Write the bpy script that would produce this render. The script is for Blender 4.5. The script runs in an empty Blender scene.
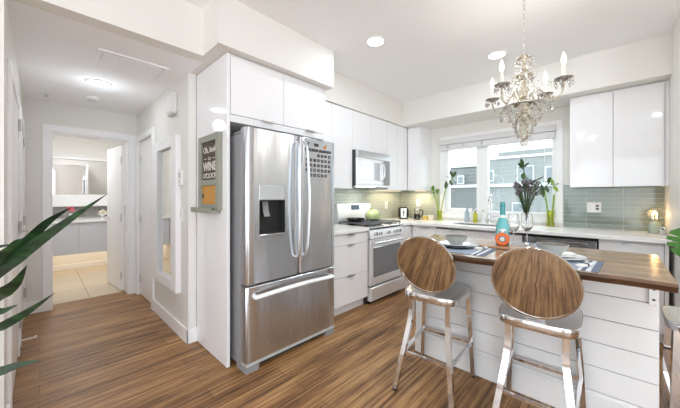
import bpy, bmesh, math, random
from mathutils import Vector, Matrix
random.seed(7)
R = math.radians
PI = math.pi
S = bpy.context.scene
COL = S.collection

# ------------------------------------------------------------ camera
cd = bpy.data.cameras.new('camera')
cam = bpy.data.objects.new('camera', cd)
COL.objects.link(cam)
cam.location = (0, 0, 1.31)
cam.rotation_euler = (R(90), 0, R(43.6))
cd.sensor_fit = 'HORIZONTAL'
cd.sensor_width = 36
cd.lens = 15.14
cd.shift_y = -0.0103
cd.clip_start = 0.02
S.camera = cam

# ------------------------------------------------------------ world, exposure
S.view_settings.view_transform = 'Standard'
S.view_settings.look = 'None'
S.view_settings.exposure = 0.14
S.view_settings.gamma = 1.0
S.view_settings.use_curve_mapping = False
S.cycles.use_denoising = True
S.cycles.max_bounces = 14
S.cycles.diffuse_bounces = 8
S.cycles.caustics_reflective = False
S.cycles.caustics_refractive = False
S.cycles.sample_clamp_indirect = 6.0
W = bpy.data.worlds.new('overcast_sky')
S.world = W
W.use_nodes = True
bg = W.node_tree.nodes['Background']
bg.inputs[0].default_value = (0.89, 0.95, 1.0, 1)
bg.inputs[1].default_value = 2.6


def area(name, loc, rot, sx, sy, power, col=(1, 1, 1), shape='RECTANGLE', spread=180):
    l = bpy.data.lights.new(name, 'AREA')
    l.shape = shape
    l.size = sx
    l.size_y = sy
    l.energy = power
    l.color = col
    l.spread = R(spread)
    o = bpy.data.objects.new(name, l)
    COL.objects.link(o)
    o.location = loc
    o.rotation_euler = rot
    return o


# area lamps added for daylight; the living room windows behind the camera are unseen
area('daylight_south_fill', (0.6, -4.34, 1.35), (R(94), 0, 0), 4.0, 2.3, 48, (0.78, 0.89, 1.0))
area('daylight_east_fill', (3.34, -1.2, 1.35), (R(92), 0, R(90)), 3.2, 2.3, 52, (0.78, 0.89, 1.0))
area('daylight_kitchen_window', (-1.25, 5.1, 2.6), (R(-62), 0, 0), 1.9, 0.7, 60, (0.93, 0.97, 1.0))

# ------------------------------------------------------------ materials


def srgb(r, g, b):
    def f(c):
        c /= 255.0
        return c / 12.92 if c <= 0.04045 else ((c + 0.055) / 1.055) ** 2.4
    return (f(r), f(g), f(b), 1)


class NT:
    def __init__(s, name):
        s.m = bpy.data.materials.new(name)
        s.m.use_nodes = True
        s.t = s.m.node_tree
        s.b = s.t.nodes['Principled BSDF']

    def n(s, typ, **kw):
        nd = s.t.nodes.new(typ)
        for k, v in kw.items():
            setattr(nd, k, v)
        return nd

    def l(s, a, b):
        s.t.links.new(a, b)

    def coord(s, scale=(1, 1, 1), order=None):
        tc = s.n('ShaderNodeTexCoord')
        out = tc.outputs['Object']
        if order:
            sp = s.n('ShaderNodeSeparateXYZ')
            cb = s.n('ShaderNodeCombineXYZ')
            s.l(out, sp.inputs[0])
            for i, c in enumerate(order):
                s.l(sp.outputs['XYZ'.index(c)], cb.inputs[i])
            out = cb.outputs[0]
        mp = s.n('ShaderNodeMapping')
        mp.inputs['Scale'].default_value = scale
        s.l(out, mp.inputs[0])
        return mp.outputs[0]

    def noise(s, vec, scale, detail=4, rough=0.6):
        nd = s.n('ShaderNodeTexNoise')
        nd.inputs['Scale'].default_value = scale
        nd.inputs['Detail'].default_value = detail
        nd.inputs['Roughness'].default_value = rough
        s.l(vec, nd.inputs['Vector'])
        return nd.outputs['Fac']

    def ramp(s, fac, stops):
        nd = s.n('ShaderNodeValToRGB')
        els = nd.color_ramp.elements
        while len(els) < len(stops):
            els.new(0.5)
        for e, (p, c) in zip(els, stops):
            e.position = p
            e.color = c
        s.l(fac, nd.inputs[0])
        return nd.outputs[0]

    def mix(s, fac, a, b, mode='MIX'):
        nd = s.n('ShaderNodeMix', data_type='RGBA', blend_type=mode)
        for sock, v in ((nd.inputs[0], fac), (nd.inputs[6], a), (nd.inputs[7], b)):
            if hasattr(v, 'is_linked') or hasattr(v, 'links'):
                s.l(v, sock)
            else:
                sock.default_value = v
        return nd.outputs[2]

    def bump(s, h, strength, dist=0.01):
        nd = s.n('ShaderNodeBump')
        nd.inputs['Strength'].default_value = strength
        nd.inputs['Distance'].default_value = dist
        s.l(h, nd.inputs['Height'])
        s.l(nd.outputs[0], s.b.inputs['Normal'])


def pm(name, col, rough=0.5, metal=0.0, bump=None, trans=0.0, ior=1.45, emit=None, estr=0.0, coat=0.0, vary=0.0, spec=0.5):
    k = NT(name)
    k.b.inputs['Base Color'].default_value = col
    k.b.inputs['Roughness'].default_value = rough
    k.b.inputs['Metallic'].default_value = metal
    k.b.inputs['Transmission Weight'].default_value = trans
    k.b.inputs['IOR'].default_value = ior
    k.b.inputs['Coat Weight'].default_value = coat
    k.b.inputs['Specular IOR Level'].default_value = spec
    if emit:
        k.b.inputs['Emission Color'].default_value = emit
        k.b.inputs['Emission Strength'].default_value = estr
    if vary:
        f = k.noise(k.coord(), 6)
        k.l(k.mix(f, tuple(c * (1 - vary) for c in col[:3]) + (1,), col), k.b.inputs['Base Color'])
    if bump:
        k.bump(k.noise(k.coord(), bump[0], 3), bump[1], bump[2])
    return k.m


M = {}
M['wall'] = pm('warm_white_paint', srgb(233, 231, 226), 0.6, bump=(90, 0.08, 0.003))
M['ceil'] = pm('stippled_ceiling_paint', srgb(250, 250, 251), 0.8, bump=(110, 0.35, 0.006))
M['trim'] = pm('white_trim_paint', srgb(247, 247, 248), 0.35, bump=(20, 0.02, 0.002))
M['gloss'] = pm('gloss_white_lacquer', srgb(243, 243, 245), 0.06, bump=(2, 0.006, 0.004))
M['satin'] = pm('satin_white_lacquer', srgb(241, 240, 240), 0.22, bump=(3, 0.015, 0.004))
M['vanity'] = pm('pale_grey_lacquer', srgb(206, 208, 216), 0.12, vary=0.02)
M['carcass'] = pm('white_carcass', srgb(236, 236, 237), 0.4, bump=(20, 0.02, 0.002))
M['quartz'] = pm('white_quartz', srgb(246, 245, 243), 0.2, vary=0.03)
M['shiplap'] = pm('painted_shiplap', srgb(236, 236, 236), 0.5, bump=(40, 0.06, 0.004))
M['chrome'] = pm('polished_chrome', (0.70, 0.70, 0.71, 1), 0.06, 1.0, bump=(9, 0.03, 0.004))
M['mirror_steel'] = pm('mirror_polished_steel', (0.56, 0.55, 0.53, 1), 0.03, 1.0, bump=(5, 0.02, 0.004))
M['seat_steel'] = pm('satin_steel_seat', (0.86, 0.85, 0.84, 1), 0.3, 1.0, bump=(40, 0.03, 0.002))
M['nickel'] = pm('brushed_nickel', (0.62, 0.61, 0.59, 1), 0.3, 1.0, bump=(60, 0.03, 0.002))
M['mirror'] = pm('silvered_mirror', (0.92, 0.92, 0.92, 1), 0.0, 1.0, bump=(1, 0.0, 0.001))
M['black'] = pm('black_enamel', srgb(28, 28, 30), 0.3, bump=(60, 0.03, 0.002))
M['darkgrey'] = pm('dark_grey_plastic', srgb(66, 68, 72), 0.4, bump=(60, 0.03, 0.002))
M['cavity'] = pm('dispenser_black_plastic', srgb(44, 45, 46), 0.3, bump=(60, 0.03, 0.002))
M['applgrey'] = pm('appliance_grey_paint', srgb(150, 150, 152), 0.4, bump=(60, 0.05, 0.002))
M['white_plastic'] = pm('white_plastic', srgb(240, 240, 238), 0.35, bump=(40, 0.02, 0.002))
M['grey_plastic'] = pm('pale_grey_plastic', srgb(196, 196, 194), 0.4, bump=(40, 0.02, 0.002))
M['cast'] = pm('cast_iron', srgb(104, 107, 112), 0.4, bump=(120, 0.2, 0.002))
M['glass'] = pm('clear_glass', (1, 1, 1, 1), 0.0, trans=1.0, ior=1.45, vary=0.01)
M['crystal'] = pm('cut_crystal', (0.98, 0.94, 0.87, 1), 0.02, trans=0.85, ior=1.6, bump=(60, 0.1, 0.003))
M['champagne'] = pm('champagne_glass_arm', srgb(238, 228, 208), 0.05, trans=0.85, ior=1.45, bump=(50, 0.1, 0.003))
M['smoked'] = pm('smoky_crystal', srgb(214, 211, 204), 0.05, 0.3, trans=0.6, bump=(60, 0.15, 0.003))
M['candle'] = pm('ivory_candle_sleeve', srgb(240, 234, 220), 0.5, bump=(60, 0.05, 0.002))
M['bulb'] = pm('lit_candle_bulb', (1, 0.93, 0.8, 1), 0.3, emit=(1, 0.86, 0.66, 1), estr=9, vary=0.01)
M['led'] = pm('lit_led_diffuser', (1, 1, 1, 1), 0.3, emit=(1, 0.98, 0.94, 1), estr=9, vary=0.01)
M['filament'] = pm('glowing_filament', (1, 0.7, 0.35, 1), 0.3, emit=(1, 0.62, 0.25, 1), estr=40, vary=0.01)
M['warmled'] = pm('lit_warm_strip', (1, 0.8, 0.5, 1), 0.3, emit=(1, 0.84, 0.62, 1), estr=1.5, vary=0.01)
M['ovenglass'] = pm('tinted_oven_glass', srgb(132, 133, 136), 0.06, 0.25, vary=0.04)
M['mwglass'] = pm('microwave_window_glass', srgb(206, 208, 212), 0.06, 0.5, bump=(8, 0.06, 0.01))
M['screen'] = pm('dark_display', srgb(58, 78, 92), 0.1, vary=0.1)
M['dispanel'] = pm('glassy_dispenser_panel', srgb(200, 206, 208), 0.06, 0.4, vary=0.03)
M['signframe'] = pm('weathered_sage_wood', srgb(158, 160, 146), 0.6, vary=0.25)
M['chalk'] = pm('chalkboard', srgb(92, 80, 70), 0.75, vary=0.2)
M['chalkwhite'] = pm('chalk_lettering', srgb(226, 222, 214), 0.8, vary=0.15)
M['cork'] = pm('cork_board', srgb(206, 152, 78), 0.8, bump=(220, 0.3, 0.003), vary=0.15)
M['decal'] = pm('charcoal_decal', srgb(64, 62, 64), 0.5, vary=0.1)
M['decal_light'] = pm('pale_decal', srgb(212, 212, 212), 0.5, vary=0.1)
M['decal_orange'] = pm('orange_decal', srgb(214, 140, 66), 0.5, vary=0.3)
M['teal_glass'] = pm('teal_bottle_glass', srgb(112, 194, 196), 0.2, vary=0.2, coat=0.4)
M['teal_dark'] = pm('dark_teal_foil', srgb(84, 168, 170), 0.35, vary=0.3)
M['label'] = pm('white_bottle_label', srgb(238, 236, 230), 0.5, vary=0.05)
M['orange'] = pm('orange_rubber', srgb(240, 112, 34), 0.4, vary=0.12)
M['ceramic'] = pm('grey_glazed_stoneware', srgb(178, 180, 176), 0.25, vary=0.15)
M['ceramic_in'] = pm('dark_bowl_inside', srgb(138, 132, 124), 0.3, vary=0.2)
M['plate'] = pm('white_porcelain', srgb(238, 238, 238), 0.12, vary=0.03)
M['plate_dark'] = pm('charcoal_stoneware', srgb(88, 94, 102), 0.2, vary=0.15)
M['napkin'] = pm('white_linen', srgb(232, 232, 230), 0.9, bump=(180, 0.25, 0.003))
M['leaf'] = pm('fresh_green_leaf', srgb(104, 158, 50), 0.35, vary=0.35)
M['leaf_deep'] = pm('deep_green_split_leaf', srgb(74, 132, 48), 0.35, vary=0.4)
M['leaf_mid'] = pm('mid_green_leaf', srgb(84, 112, 62), 0.45, vary=0.4)
M['stem'] = pm('lime_green_stem', srgb(150, 184, 78), 0.4, vary=0.25)
M['stem_dark'] = pm('dark_green_stem', srgb(76, 98, 62), 0.5, vary=0.3)
M['blossom'] = pm('dusty_violet_blossom', srgb(124, 118, 120), 0.7, vary=0.4)
M['pink'] = pm('pink_petal', srgb(232, 112, 128), 0.6, vary=0.3)
M['yellowglass'] = pm('yellow_tinted_glass', srgb(244, 242, 160), 0.02, trans=0.95, ior=1.2, vary=0.1)
M['yellow'] = pm('yellow_green_soap', srgb(196, 196, 60), 0.25, vary=0.1)
M['candlewax'] = pm('yellow_candle_wax', srgb(226, 196, 92), 0.4, vary=0.1)
M['cream'] = pm('cream_jar', srgb(232, 222, 198), 0.4, vary=0.1)
M['soapblue'] = pm('pale_blue_soap', srgb(196, 214, 226), 0.15, trans=0.3, vary=0.05)
M['sage'] = pm('pale_sage_ceramic', srgb(178, 192, 178), 0.4, vary=0.12)
M['gourd'] = pm('pale_green_gourd_glaze', srgb(198, 212, 150), 0.22, vary=0.25, coat=0.3)
M['planter'] = pm('white_planter', srgb(226, 224, 220), 0.5, vary=0.06)
M['soil'] = pm('potting_soil', srgb(62, 48, 38), 0.95, bump=(80, 0.6, 0.01))
M['rubber'] = pm('black_rubber', srgb(40, 40, 42), 0.7, bump=(60, 0.05, 0.002))
M['extwall'] = pm('pale_grey_siding', srgb(158, 161, 160), 0.8, vary=0.05)
M['extband'] = pm('white_fascia', srgb(224, 228, 230), 0.7, vary=0.04)
M['extglass'] = pm('dark_far_window', srgb(138, 147, 152), 0.4, vary=0.1)
M['concrete'] = pm('exterior_concrete', srgb(150, 150, 148), 0.9, vary=0.1)
M['blind'] = pm('pale_blind_fabric', srgb(222, 222, 222), 0.7, vary=0.03)
M['gap'] = pm('shadow_gap_backing', srgb(84, 84, 86), 0.7, vary=0.05)


def wood_floor():
    k = NT('strip_plank_floor')
    v = k.coord((1, 1, 1), 'YXZ')
    br = k.n('ShaderNodeTexBrick')
    br.offset = 0.37
    br.inputs['Scale'].default_value = 1.0
    br.inputs['Brick Width'].default_value = 1.25
    br.inputs['Row Height'].default_value = 0.125
    br.inputs['Mortar Size'].default_value = 0.0015
    br.inputs['Bias'].default_value = 0.0
    br.inputs['Color1'].default_value = (0.35, 0.35, 0.35, 1)
    br.inputs['Color2'].default_value = (0.65, 0.65, 0.65, 1)
    br.inputs['Mortar'].default_value = (0.1, 0.1, 0.1, 1)
    k.l(v, br.inputs['Vector'])
    g1 = k.noise(k.coord((52, 0.75, 1)), 1.0, 6, 0.75)
    g2 = k.noise(k.coord((150, 3.0, 1)), 1.0, 5, 0.75)
    g3 = k.noise(k.coord((9, 1.3, 1)), 1.0, 4, 0.65)
    a = k.mix(0.35, g1, g2)
    b = k.mix(0.24, a, g3)
    b = k.mix(0.10, b, br.outputs['Color'])
    c = k.ramp(b, [(0.37, srgb(56, 36, 22)), (0.445, srgb(100, 70, 44)), (0.505, srgb(156, 115, 75)), (0.565, srgb(192, 150, 103)), (0.67, srgb(218, 182, 136))])
    dk = k.mix(br.outputs['Fac'], c, srgb(86, 60, 40))
    k.l(dk, k.b.inputs['Base Color'])
    k.b.inputs['Roughness'].default_value = 0.42
    k.b.inputs['Specular IOR Level'].default_value = 0.3
    k.bump(a, 0.12, 0.004)
    return k.m


def wood(name, axis, c0, c1, c2, rough, plank=0.12):
    k = NT(name)
    sc = {'X': (1.4, 30, 30), 'Y': (30, 1.4, 30), 'Z': (30, 30, 1.4)}[axis]
    g1 = k.noise(k.coord(sc), 1.0, 6, 0.7)
    g2 = k.noise(k.coord(tuple(0.25 * x for x in sc)), 1.0, 3, 0.6)
    c = k.ramp(k.mix(0.45, g1, g2), [(0.3, c0), (0.5, c1), (0.7, c2)])
    k.l(c, k.b.inputs['Base Color'])
    k.b.inputs['Roughness'].default_value = rough
    k.bump(g1, 0.1, 0.004)
    return k.m


M['floor'] = wood_floor()
M['slab'] = wood('live_edge_slab_wood', 'X', srgb(112, 90, 70), srgb(158, 132, 104), srgb(196, 172, 142), 0.18)
M['bark'] = wood('dark_live_edge', 'X', srgb(44, 30, 20), srgb(84, 58, 38), srgb(140, 100, 66), 0.5)
M['board'] = wood('acacia_board', 'X', srgb(108, 72, 46), srgb(152, 108, 74), srgb(190, 150, 112), 0.4)


def steel(name, base, rough, axis='Z', wob=0.05):
    k = NT(name)
    sc = {'Z': (6, 6, 0.3), 'Y': (9, 0.5, 9)}[axis]
    wobn = k.noise(k.coord(sc), 1.0, 2, 0.5)
    fine = k.noise(k.coord(tuple(12 * x for x in sc)), 1.0, 2, 0.5)
    tg = k.n('ShaderNodeTangent', direction_type='RADIAL', axis='Z')
    k.l(tg.outputs[0], k.b.inputs['Tangent'])
    k.b.inputs['Anisotropic'].default_value = 0.85
    k.b.inputs['Anisotropic Rotation'].default_value = 0.25 if axis == 'Z' else 0.0
    k.b.inputs['Base Color'].default_value = base
    k.b.inputs['Metallic'].default_value = 1.0
    mr = k.n('ShaderNodeMapRange')
    mr.inputs['To Min'].default_value = rough * 0.75
    mr.inputs['To Max'].default_value = rough * 1.3
    k.l(fine, mr.inputs[0])
    k.l(mr.outputs[0], k.b.inputs['Roughness'])
    k.bump(wobn, wob * 7, 0.02)
    return k.m


M['steel'] = steel('stainless_brushed_vertical', (0.66, 0.69, 0.73, 1), 0.24)
M['steel_h'] = steel('stainless_brushed_horizontal', (0.72, 0.72, 0.73, 1), 0.24, 'Y', 0.02)
M['handle_steel'] = pm('satin_handle_steel', (0.66, 0.67, 0.68, 1), 0.28, 1.0, bump=(30, 0.02, 0.002))
M['steel_light'] = pm('bright_satin_steel', (0.9, 0.9, 0.91, 1), 0.38, 0.55, bump=(30, 0.02, 0.002))
M['steel_side'] = steel('stainless_door_edge', (0.5, 0.5, 0.51, 1), 0.3)


def tiles(name, order, w, h, c1, c2, mortar, rough, offx=0.0, offz=0.0, msize=0.0016):
    k = NT(name)
    v = k.coord((1, 1, 1), order)
    mp = k.n('ShaderNodeMapping')
    mp.inputs['Location'].default_value = (offx, offz, 0)
    k.l(v, mp.inputs[0])
    br = k.n('ShaderNodeTexBrick')
    br.offset = 0.0
    br.inputs['Scale'].default_value = 1.0
    br.inputs['Brick Width'].default_value = w
    br.inputs['Row Height'].default_value = h
    br.inputs['Mortar Size'].default_value = msize
    br.inputs['Color1'].default_value = c1
    br.inputs['Color2'].default_value = c2
    br.inputs['Mortar'].default_value = mortar
    k.l(mp.outputs[0], br.inputs['Vector'])
    k.l(br.outputs['Color'], k.b.inputs['Base Color'])
    k.b.inputs['Roughness'].default_value = rough
    inv = k.n('ShaderNodeMath', operation='SUBTRACT')
    inv.inputs[0].default_value = 1.0
    k.l(br.outputs['Fac'], inv.inputs[1])
    k.bump(inv.outputs[0], 0.3, 0.002)
    return k.m


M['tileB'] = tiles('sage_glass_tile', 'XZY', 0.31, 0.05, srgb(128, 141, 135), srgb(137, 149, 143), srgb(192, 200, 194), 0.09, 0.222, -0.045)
M['tileA'] = tiles('sage_glass_tile_side_lit', 'YZX', 0.31, 0.05, srgb(160, 168, 158), srgb(168, 175, 165), srgb(206, 208, 200), 0.09, 0.0, -0.045)  # same tile as right of the window, warm lamplight painted in as lighter colour
M['tileC'] = tiles('sage_glass_tile_corner_lit', 'XZY', 0.31, 0.05, srgb(160, 166, 154), srgb(168, 173, 161), srgb(206, 208, 200), 0.09, 0.222, -0.045)  # lit copy of the window wall tile, under-cabinet glow put into its colour
M['tilefloor'] = tiles('beige_floor_tile', 'XYZ', 0.6, 0.6, srgb(206, 190, 166), srgb(212, 196, 172), srgb(160, 146, 126), 0.25, 0.1, 0.15, 0.004)
M['tilebath'] = tiles('grey_mosaic_tile', 'YZX', 0.15, 0.05, srgb(124, 120, 116), srgb(138, 134, 130), srgb(176, 172, 168), 0.2)


def mat_cloth():
    k = NT('blue_grey_woven_stripe')
    v = k.coord((1, 1, 1))
    sp = k.n('ShaderNodeSeparateXYZ')
    k.l(v, sp.inputs[0])
    ab = k.n('ShaderNodeMath', operation='ABSOLUTE')
    k.l(sp.outputs[0], ab.inputs[0])
    st = [(0.0, srgb(150, 164, 182)), (0.60, srgb(150, 164, 182)), (0.61, srgb(226, 230, 234)), (0.68, srgb(86, 98, 118)), (0.76, srgb(214, 220, 226)), (0.85, srgb(98, 112, 134))]
    mul = k.n('ShaderNodeMath', operation='MULTIPLY')
    mul.inputs[1].default_value = 4.7
    k.l(ab.outputs[0], mul.inputs[0])
    rp = k.n('ShaderNodeValToRGB')
    rp.color_ramp.interpolation = 'CONSTANT'
    els = rp.color_ramp.elements
    while len(els) < len(st):
        els.new(0.5)
    for e, (p, c) in zip(els, st):
        e.position = p
        e.color = c
    k.l(mul.outputs[0], rp.inputs[0])
    k.l(rp.outputs[0], k.b.inputs['Base Color'])
    k.b.inputs['Roughness'].default_value = 0.7
    k.bump(k.noise(k.coord((300, 300, 1)), 1.0), 0.3, 0.002)
    return k.m


M['placemat'] = mat_cloth()


def snake_leaf():
    k = NT('dark_banded_sword_leaf')
    n = k.noise(k.coord((8, 8, 28)), 1.0, 4, 0.65)
    c = k.ramp(n, [(0.36, srgb(16, 36, 20)), (0.5, srgb(27, 56, 31)), (0.6, srgb(38, 76, 38)), (0.72, srgb(66, 106, 58))])
    k.l(c, k.b.inputs['Base Color'])
    k.b.inputs['Roughness'].default_value = 0.4
    return k.m


M['snake'] = snake_leaf()

# ------------------------------------------------------------ mesh helpers
ORG = {}


class MB:
    """collects shapes and links them as one mesh object"""

    def __init__(s):
        s.v = []
        s.f = []
        s.mi = []
        s.cur = 0

    def m(s, i):
        s.cur = i
        return s

    def add(s, vs, fs):
        o = len(s.v)
        s.v += [Vector(p) for p in vs]
        s.f += [tuple(i + o for i in f) for f in fs]
        s.mi += [s.cur] * len(fs)
        return s

    def bm(s, bm):
        bm.verts.index_update()
        s.add([v.co.copy() for v in bm.verts], [[v.index for v in f.verts] for f in bm.faces])
        bm.free()
        return s

    def box(s, x0, x1, y0, y1, z0, z1, bev=0.0, seg=1, mat=None):
        b = bmesh.new()
        bmesh.ops.create_cube(b, size=1)
        for v in b.verts:
            v.co = Vector(((x0 + x1) / 2 + v.co.x * (x1 - x0), (y0 + y1) / 2 + v.co.y * (y1 - y0), (z0 + z1) / 2 + v.co.z * (z1 - z0)))
        if bev > 0:
            bev = min(bev, 0.45 * min(abs(x1 - x0), abs(y1 - y0), abs(z1 - z0)))
            bmesh.ops.bevel(b, geom=b.edges[:], offset=bev, segments=seg, profile=0.5, affect='EDGES')
        if mat is not None:
            bmesh.ops.transform(b, matrix=mat, verts=b.verts)
        return s.bm(b)

    def lathe(s, prof, c=(0, 0, 0), seg=24, mat=None, cap=True):
        n = len(prof)
        vs = []
        for r, z in prof:
            for i in range(seg):
                a = 2 * PI * i / seg
                p = Vector((r * math.cos(a), r * math.sin(a), z))
                if mat is not None:
                    p = mat @ p
                vs.append(p + Vector(c))
        fs = []
        for j in range(n - 1):
            for i in range(seg):
                k = (i + 1) % seg
                fs.append((j * seg + i, j * seg + k, (j + 1) * seg + k, (j + 1) * seg + i))
        if cap:
            if prof[0][0] > 1e-5:
                fs.append(tuple(range(seg))[::-1])
            if prof[-1][0] > 1e-5:
                fs.append(tuple((n - 1) * seg + i for i in range(seg)))
        return s.add(vs, fs)

    def tube(s, pts, r, seg=10, prof=None, up=(0, 0, 1), cap=True):
        pts = [Vector(p) for p in pts]
        n = len(pts)
        rs = r if isinstance(r, (list, tuple)) else [r] * n
        if prof is None:
            prof = [(math.cos(2 * PI * i / seg), math.sin(2 * PI * i / seg)) for i in range(seg)]
        m = len(prof)
        up = Vector(up)
        vs = []
        nrm = None
        for i, p in enumerate(pts):
            t = (pts[min(i + 1, n - 1)] - pts[max(i - 1, 0)]).normalized()
            if nrm is None:
                nrm = up - t * up.dot(t)
                if nrm.length < 1e-4:
                    nrm = Vector((1, 0, 0)) - t * t.x
                    if nrm.length < 1e-4:
                        nrm = Vector((0, 1, 0))
            else:
                nrm = nrm - t * nrm.dot(t)
            nrm.normalize()
            bi = t.cross(nrm)
            for a, b in prof:
                vs.append(p + (bi * a + nrm * b) * rs[i])
        fs = []
        for j in range(n - 1):
            for i in range(m):
                k = (i + 1) % m
                fs.append((j * m + i, j * m + k, (j + 1) * m + k, (j + 1) * m + i))
        if cap:
            fs.append(tuple(range(m))[::-1])
            fs.append(tuple((n - 1) * m + i for i in range(m)))
        return s.add(vs, fs)

    def bar(s, pts, w, h, up=(0, 0, 1)):
        return s.tube(pts, 1.0, prof=[(-w / 2, -h / 2), (w / 2, -h / 2), (w / 2, h / 2), (-w / 2, h / 2)], up=up)

    def ball(s, c, r, seg=14, sz=1.0):
        n = max(6, seg // 2)
        return s.lathe([(max(1e-4, r * math.sin(PI * i / n)), -r * sz * math.cos(PI * i / n)) for i in range(n + 1)], c, seg, cap=False)

    def cyl(s, c, r, h, seg=24, axis='Z', bev=0.0):
        mt = {'Z': None, 'X': Matrix.Rotation(PI / 2, 3, 'Y'), 'Y': Matrix.Rotation(-PI / 2, 3, 'X')}[axis]
        pr = [(1e-4, 0), (r - bev, 0), (r, bev), (r, h - bev), (r - bev, h), (1e-4, h)] if bev else [(1e-4, 0), (r, 0), (r, h), (1e-4, h)]
        return s.lathe(pr, c, seg, mt, cap=False)

    def prism(s, poly, z0, z1, mat=None):
        n = len(poly)
        vs = [Vector((x, y, z0)) for x, y in poly] + [Vector((x, y, z1)) for x, y in poly]
        if mat is not None:
            vs = [mat @ v for v in vs]
        fs = [tuple(range(n))[::-1], tuple(range(n, 2 * n))]
        fs += [(i, (i + 1) % n, n + (i + 1) % n, n + i) for i in range(n)]
        return s.add(vs, fs)

    def build(s, name, mat, parent=None, loc=None, smooth=35):
        org = Vector(loc) if loc is not None else (ORG[parent.name] if parent is not None else Vector((0, 0, 0)))
        me = bpy.data.meshes.new(name)
        me.from_pydata([v - org for v in s.v], [], s.f)
        for mm in (mat if isinstance(mat, (list, tuple)) else [mat]):
            me.materials.append(M[mm] if isinstance(mm, str) else mm)
        me.polygons.foreach_set('material_index', s.mi)
        me.validate()
        b = bmesh.new()
        b.from_mesh(me)
        bmesh.ops.recalc_face_normals(b, faces=b.faces[:])
        b.to_mesh(me)
        b.free()
        if smooth:
            me.polygons.foreach_set('use_smooth', [True] * len(me.polygons))
            me.set_sharp_from_angle(angle=R(smooth))
        me.update()
        o = bpy.data.objects.new(name, me)
        COL.objects.link(o)
        ORG[o.name] = org
        if parent is not None:
            o.parent = parent
        else:
            o.location = org
        return o


def tag(o, label=None, cat=None, group=None, kind=None):
    if label:
        o['label'] = label
    if cat:
        o['category'] = cat
    if group:
        o['group'] = group
    if kind:
        o['kind'] = kind
    return o


def thing(name, label, cat, loc=(0, 0, 0), group=None):
    """an Empty at the thing's base; its parts are given in room coordinates"""
    o = bpy.data.objects.new(name, None)
    COL.objects.link(o)
    o.empty_display_size = 0.05
    o.location = loc
    ORG[o.name] = Vector(loc)
    return tag(o, label, cat, group)


def struct(mb, name, mat, label=None, **kw):
    return tag(mb.build(name, mat, **kw), label, None, None, 'structure')


def kids(o):
    return [c for c in bpy.data.objects if c.parent == o]


def copy_tree(o, parent=None):
    c = o.copy()
    COL.objects.link(c)
    if parent is not None:
        c.parent = parent
    for ch in kids(o):
        copy_tree(ch, c)
    return c


def dup(o, loc, rz=0, label=None, group=None):
    c = copy_tree(o)
    c.location = loc
    c.rotation_euler = (0, 0, rz)
    return tag(c, label, None, group)


def text(name, body, size, mat, parent, matrix, extrude=0.0012, align='CENTER', bold=0.0):
    cu = bpy.data.curves.new(name, 'FONT')
    cu.body = body
    cu.size = size
    cu.extrude = extrude
    cu.align_x = align
    cu.offset = size * bold
    cu.align_y = 'CENTER'
    tmp = bpy.data.objects.new(name + '_tmp', cu)
    COL.objects.link(tmp)
    bpy.context.view_layer.update()
    me = bpy.data.meshes.new_from_object(tmp.evaluated_get(bpy.context.evaluated_depsgraph_get()))
    bpy.data.objects.remove(tmp)
    me.transform(Matrix.Translation(-ORG[parent.name]) @ matrix)
    me.materials.clear()
    me.materials.append(M[mat])
    me.name = name
    o = bpy.data.objects.new(name, me)
    COL.objects.link(o)
    o.parent = parent
    ORG[o.name] = ORG[parent.name]
    return o


def frame_m(o, xd, yd):
    xd = Vector(xd).normalized()
    yd = Vector(yd).normalized()
    zd = xd.cross(yd)
    m = Matrix((xd, yd, zd)).transposed().to_4x4()
    m.translation = Vector(o)
    return m


def bez(p0, p1, p2, n=10):
    p0, p1, p2 = Vector(p0), Vector(p1), Vector(p2)
    return [p0 * (1 - t) ** 2 + p1 * 2 * t * (1 - t) + p2 * t * t for t in (i / n for i in range(n + 1))]


def smoothpath(pts, n=6):
    P = [Vector(p) for p in pts]
    P = [P[0] * 2 - P[1]] + P + [P[-1] * 2 - P[-2]]
    out = []
    for i in range(1, len(P) - 2):
        for k in range(n):
            t = k / n
            a, b, c, d = P[i - 1:i + 3]
            out.append(0.5 * ((2 * b) + (c - a) * t + (2 * a - 5 * b + 4 * c - d) * t * t + (3 * b - a - 3 * c + d) * t ** 3))
    out.append(P[-2])
    return out


def blade(mb, pts, width, side, th=0.004, shape=None, fold=0.25):
    """a thick sword shaped leaf swept along pts"""
    n = len(pts)
    side = Vector(side).normalized()
    vs = []
    fs = []
    for i, p in enumerate(pts):
        u = i / (n - 1)
        w = width * (shape(u) if shape else max(0.02, math.sin(PI * min(1, 0.18 + 0.82 * u)) ** 0.8)) / 2
        t = (pts[min(i + 1, n - 1)] - pts[max(i - 1, 0)]).normalized()
        sd = (side - t * side.dot(t)).normalized()
        nm = t.cross(sd).normalized()
        hh = th / 2 * min(1, 0.3 + w / (width / 2 + 1e-6))
        vs += [p - sd * w + nm * fold * w, p - nm * hh, p + sd * w + nm * fold * w, p + nm * hh]
    for i in range(n - 1):
        for k in range(4):
            q = (k + 1) % 4
            fs.append((4 * i + k, 4 * i + q, 4 * i + 4 + q, 4 * i + 4 + k))
    fs += [(3, 2, 1, 0), tuple(4 * (n - 1) + k for k in range(4))]
    return mb.add(vs, fs)


def leafshape(mb, base, tip, width, up=(0, 0, 1), sag=0.1, th=0.0015):
    base, tip = Vector(base), Vector(tip)
    L = (tip - base).length
    mid = (base + tip) / 2 + Vector(up) * sag * L
    side = (tip - base).cross(Vector(up))
    if side.length < 1e-4:
        side = Vector((1, 0, 0))
    return blade(mb, bez(base, mid, tip, 8), width, side, th, lambda u: max(0.03, math.sin(PI * u) ** 0.75), 0.2)


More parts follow.
